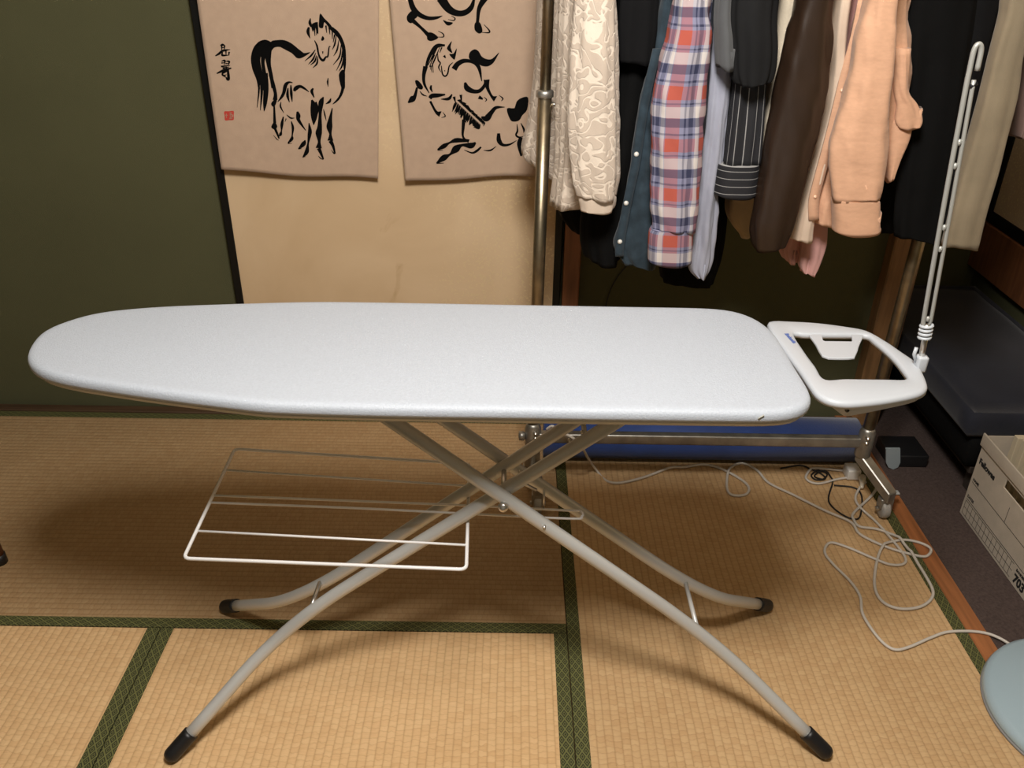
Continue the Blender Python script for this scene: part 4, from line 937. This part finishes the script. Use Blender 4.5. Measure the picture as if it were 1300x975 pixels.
# cords
white = mat('white_cord', (0.60, 0.56, 0.50), .5); blackc = mat('black_cord', (.012, .012, .012), .5)
def cord(name, pts, r, m, label, lift=None):
    P3 = [q if isinstance(q, Vector) else gz(q[0], q[1], r+.0018) for q in pts]
    C = catmull(P3, 6); n = len(C)
    # lift the cord where it passes over an earlier stretch of itself
    for i in range(n):
        if any((C[i].xy-C[j].xy).length < r*2.2 for j in range(0, i-14)): C[i].z += 2*r
    for _ in range(2):
        z = [c.z for c in C]
        for i in range(1, n-1): C[i].z = max(z[i], (z[i-1]+z[i+1])/2)
    o = tube(name, C, r, m, 8); tag(o, label, 'cord'); return o
cord('mains_lead', [(1303, 832), (1298.5, 829.7), (1270, 810.7), (1243.5, 802.4), (1205.6, 802), (1183, 809), (1152.5, 822), (1133.5, 824), (1114.5, 809), (1095.5, 780), (1092, 757.6), (1080, 738.6), (1057.6, 716), (1047, 700.7), (1054, 689), (1076.6, 695), (1107, 708), (1129.7, 716.6), (1146.7, 716), (1148.6, 706.4), (1129.7, 681.7), (1110.7, 661), (1091.7, 643.8), (1086, 632), (1091.7, 619), (1099, 612)], .0034, white, 'white cord running to the pale blue appliance base')
c2 = [gy(694, 545, 1.893), gy(701, 541, 1.885), gy(708, 546, 1.88), gy(735, 571, 1.862)+Vector((0, 0, .02)), (755, 598), (778, 613), (814, 607), (850, 594), (868, 593), (895, 590), (920, 597), (948, 614.5), (948, 627), (930.6, 628.7), (923, 619.6), (925.5, 597), (941, 588), (961, 597), (976, 613), (1008, 628.6), (1046, 647.6), (1080, 662.8), (1091.7, 678), (1122, 693), (1152.5, 702.6), (1175, 706.4), (1181.7, 697), (1167.6, 689), (1145, 685.5), (1122, 693), (1112.6, 716), (1110.7, 746), (1122, 765), (1145, 773), (1171.4, 769), (1184.7, 754), (1175, 731), (1156, 702.6), (1137, 681.7), (1114.5, 672), (1091.7, 668.5), (1084, 660), (1084, 651), (1107, 628.6), (1113.7, 615), (1107, 608)]
cord('extension_cord', c2, .0036, white, 'long white extension cord looping across the tatami')
cord('short_cord', [(1092, 599.5), (1065, 597), (1035, 594.5), (1027, 598), (1023.5, 608), (1038.6, 614), (1065, 608), (1089, 605)], .0034, white, 'short doubled white cord beside the power tap')
cord('black_cable', [(991, 594.5), (1016, 590.7), (1030, 596), (1040, 600), (1048, 607), (1036, 609), (1030, 603), (1040, 598), (1050, 602), (1044, 610), (1034, 604), (1046, 599), (1055, 606), (1057, 613), (1052, 636), (1069, 653), (1088, 659), (1093.6, 647.6), (1093.6, 628.6), (1084, 619), (1059, 616)], .0022, blackc, 'thin tangled black cable beside the white power tap')
tp = empty('power_tap', gz(1098, 604, 0)); tag(tp, 'white power tap with a plug at the rack foot', 'power tap')
p = gz(1082, 609, 0); whp = mat('white_plastic', (.66, .64, .60), .4)
add(box('tap_body', (p.x-.018, p.y-.006, .002), (p.x+.018, p.y+.036, .034), whp, .004, 2), tp)
pg = gz(1093, 615, 0)
add(tube('plug', [(pg.x+.004, pg.y+.012, .016), (pg.x-.002, pg.y-.008, .015), (pg.x-.010, pg.y-.03, .009)], .011, mat('ivory_plastic', (.62, .56, .44), .45), 12, None, False, lambda t: .011*(1-.62*t)), tp)
# thin wire on the wall
ww = tube('wall_wire', catmull([gy(x, y, YW-.004) for x, y in ((800, 300), (797, 333), (785, 350), (775, 368), (769, 390), (766, 420), (764, 500))], 4), .0016, blackc, 8); tag(ww, 'thin black wire hanging down the green wall', 'wire')
# wooden stool leg at the left edge
lg = gz(1, 714, 0)
st = empty('wooden_stool', (lg.x-.15, lg.y-.15, 0)); tag(st, 'wooden stool leg with dark rubber tip at the left edge', 'stool')
for sx, sy in ((0, 0), (-.3, 0), (0, -.3), (-.3, -.3)):
    bx0, by0 = lg.x+sx, lg.y+sy; tx, ty = lg.x-.15+(sx+.15)*.93, lg.y-.15+(sy+.15)*.93
    l_ = add(tube('leg', [(bx0, by0, .012), (tx, ty, .42)], .014, redwood, 12), st)
    cpp = tube('leg_tip', [(bx0, by0, 0.0), (bx0+(tx-bx0)*.06, by0+(ty-by0)*.06, .026)], .0165, rubber, 12); sub(cpp, l_)
add(lathe('seat', [(.17, .42), (.18, .425), (.18, .445), (.17, .45)], (lg.x-.15, lg.y-.15, 0), redwood, 32), st)
# ================================================================ PENDANT LAMP (above the picture, lights the room)
lm = empty('pendant_lamp', (LAMP_POS[0], LAMP_POS[1], LAMP_POS[2])); tag(lm, 'pendant lamp hanging from the ceiling', 'lamp')
add(lathe('lamp_canopy', [(.03, LAMP_POS[2]+.17), (.06, LAMP_POS[2]+.15), (.06, LAMP_POS[2]+.14)], (LAMP_POS[0], LAMP_POS[1], 0), whp, 24), lm)
add(tube('lamp_cord', [(LAMP_POS[0], LAMP_POS[1], LAMP_POS[2]+.16), (LAMP_POS[0], LAMP_POS[1], CEIL)], .004, whp, 8), lm)
ld = bpy.data.lights.new('lamp_bulb', 'POINT'); ld.energy = LAMP_POWER; ld.shadow_soft_size = LAMP_RADIUS; ld.color = LAMP_COLOR
lo_ = bpy.data.objects.new('lamp_bulb', ld); COL.objects.link(lo_); lo_.location = LAMP_POS
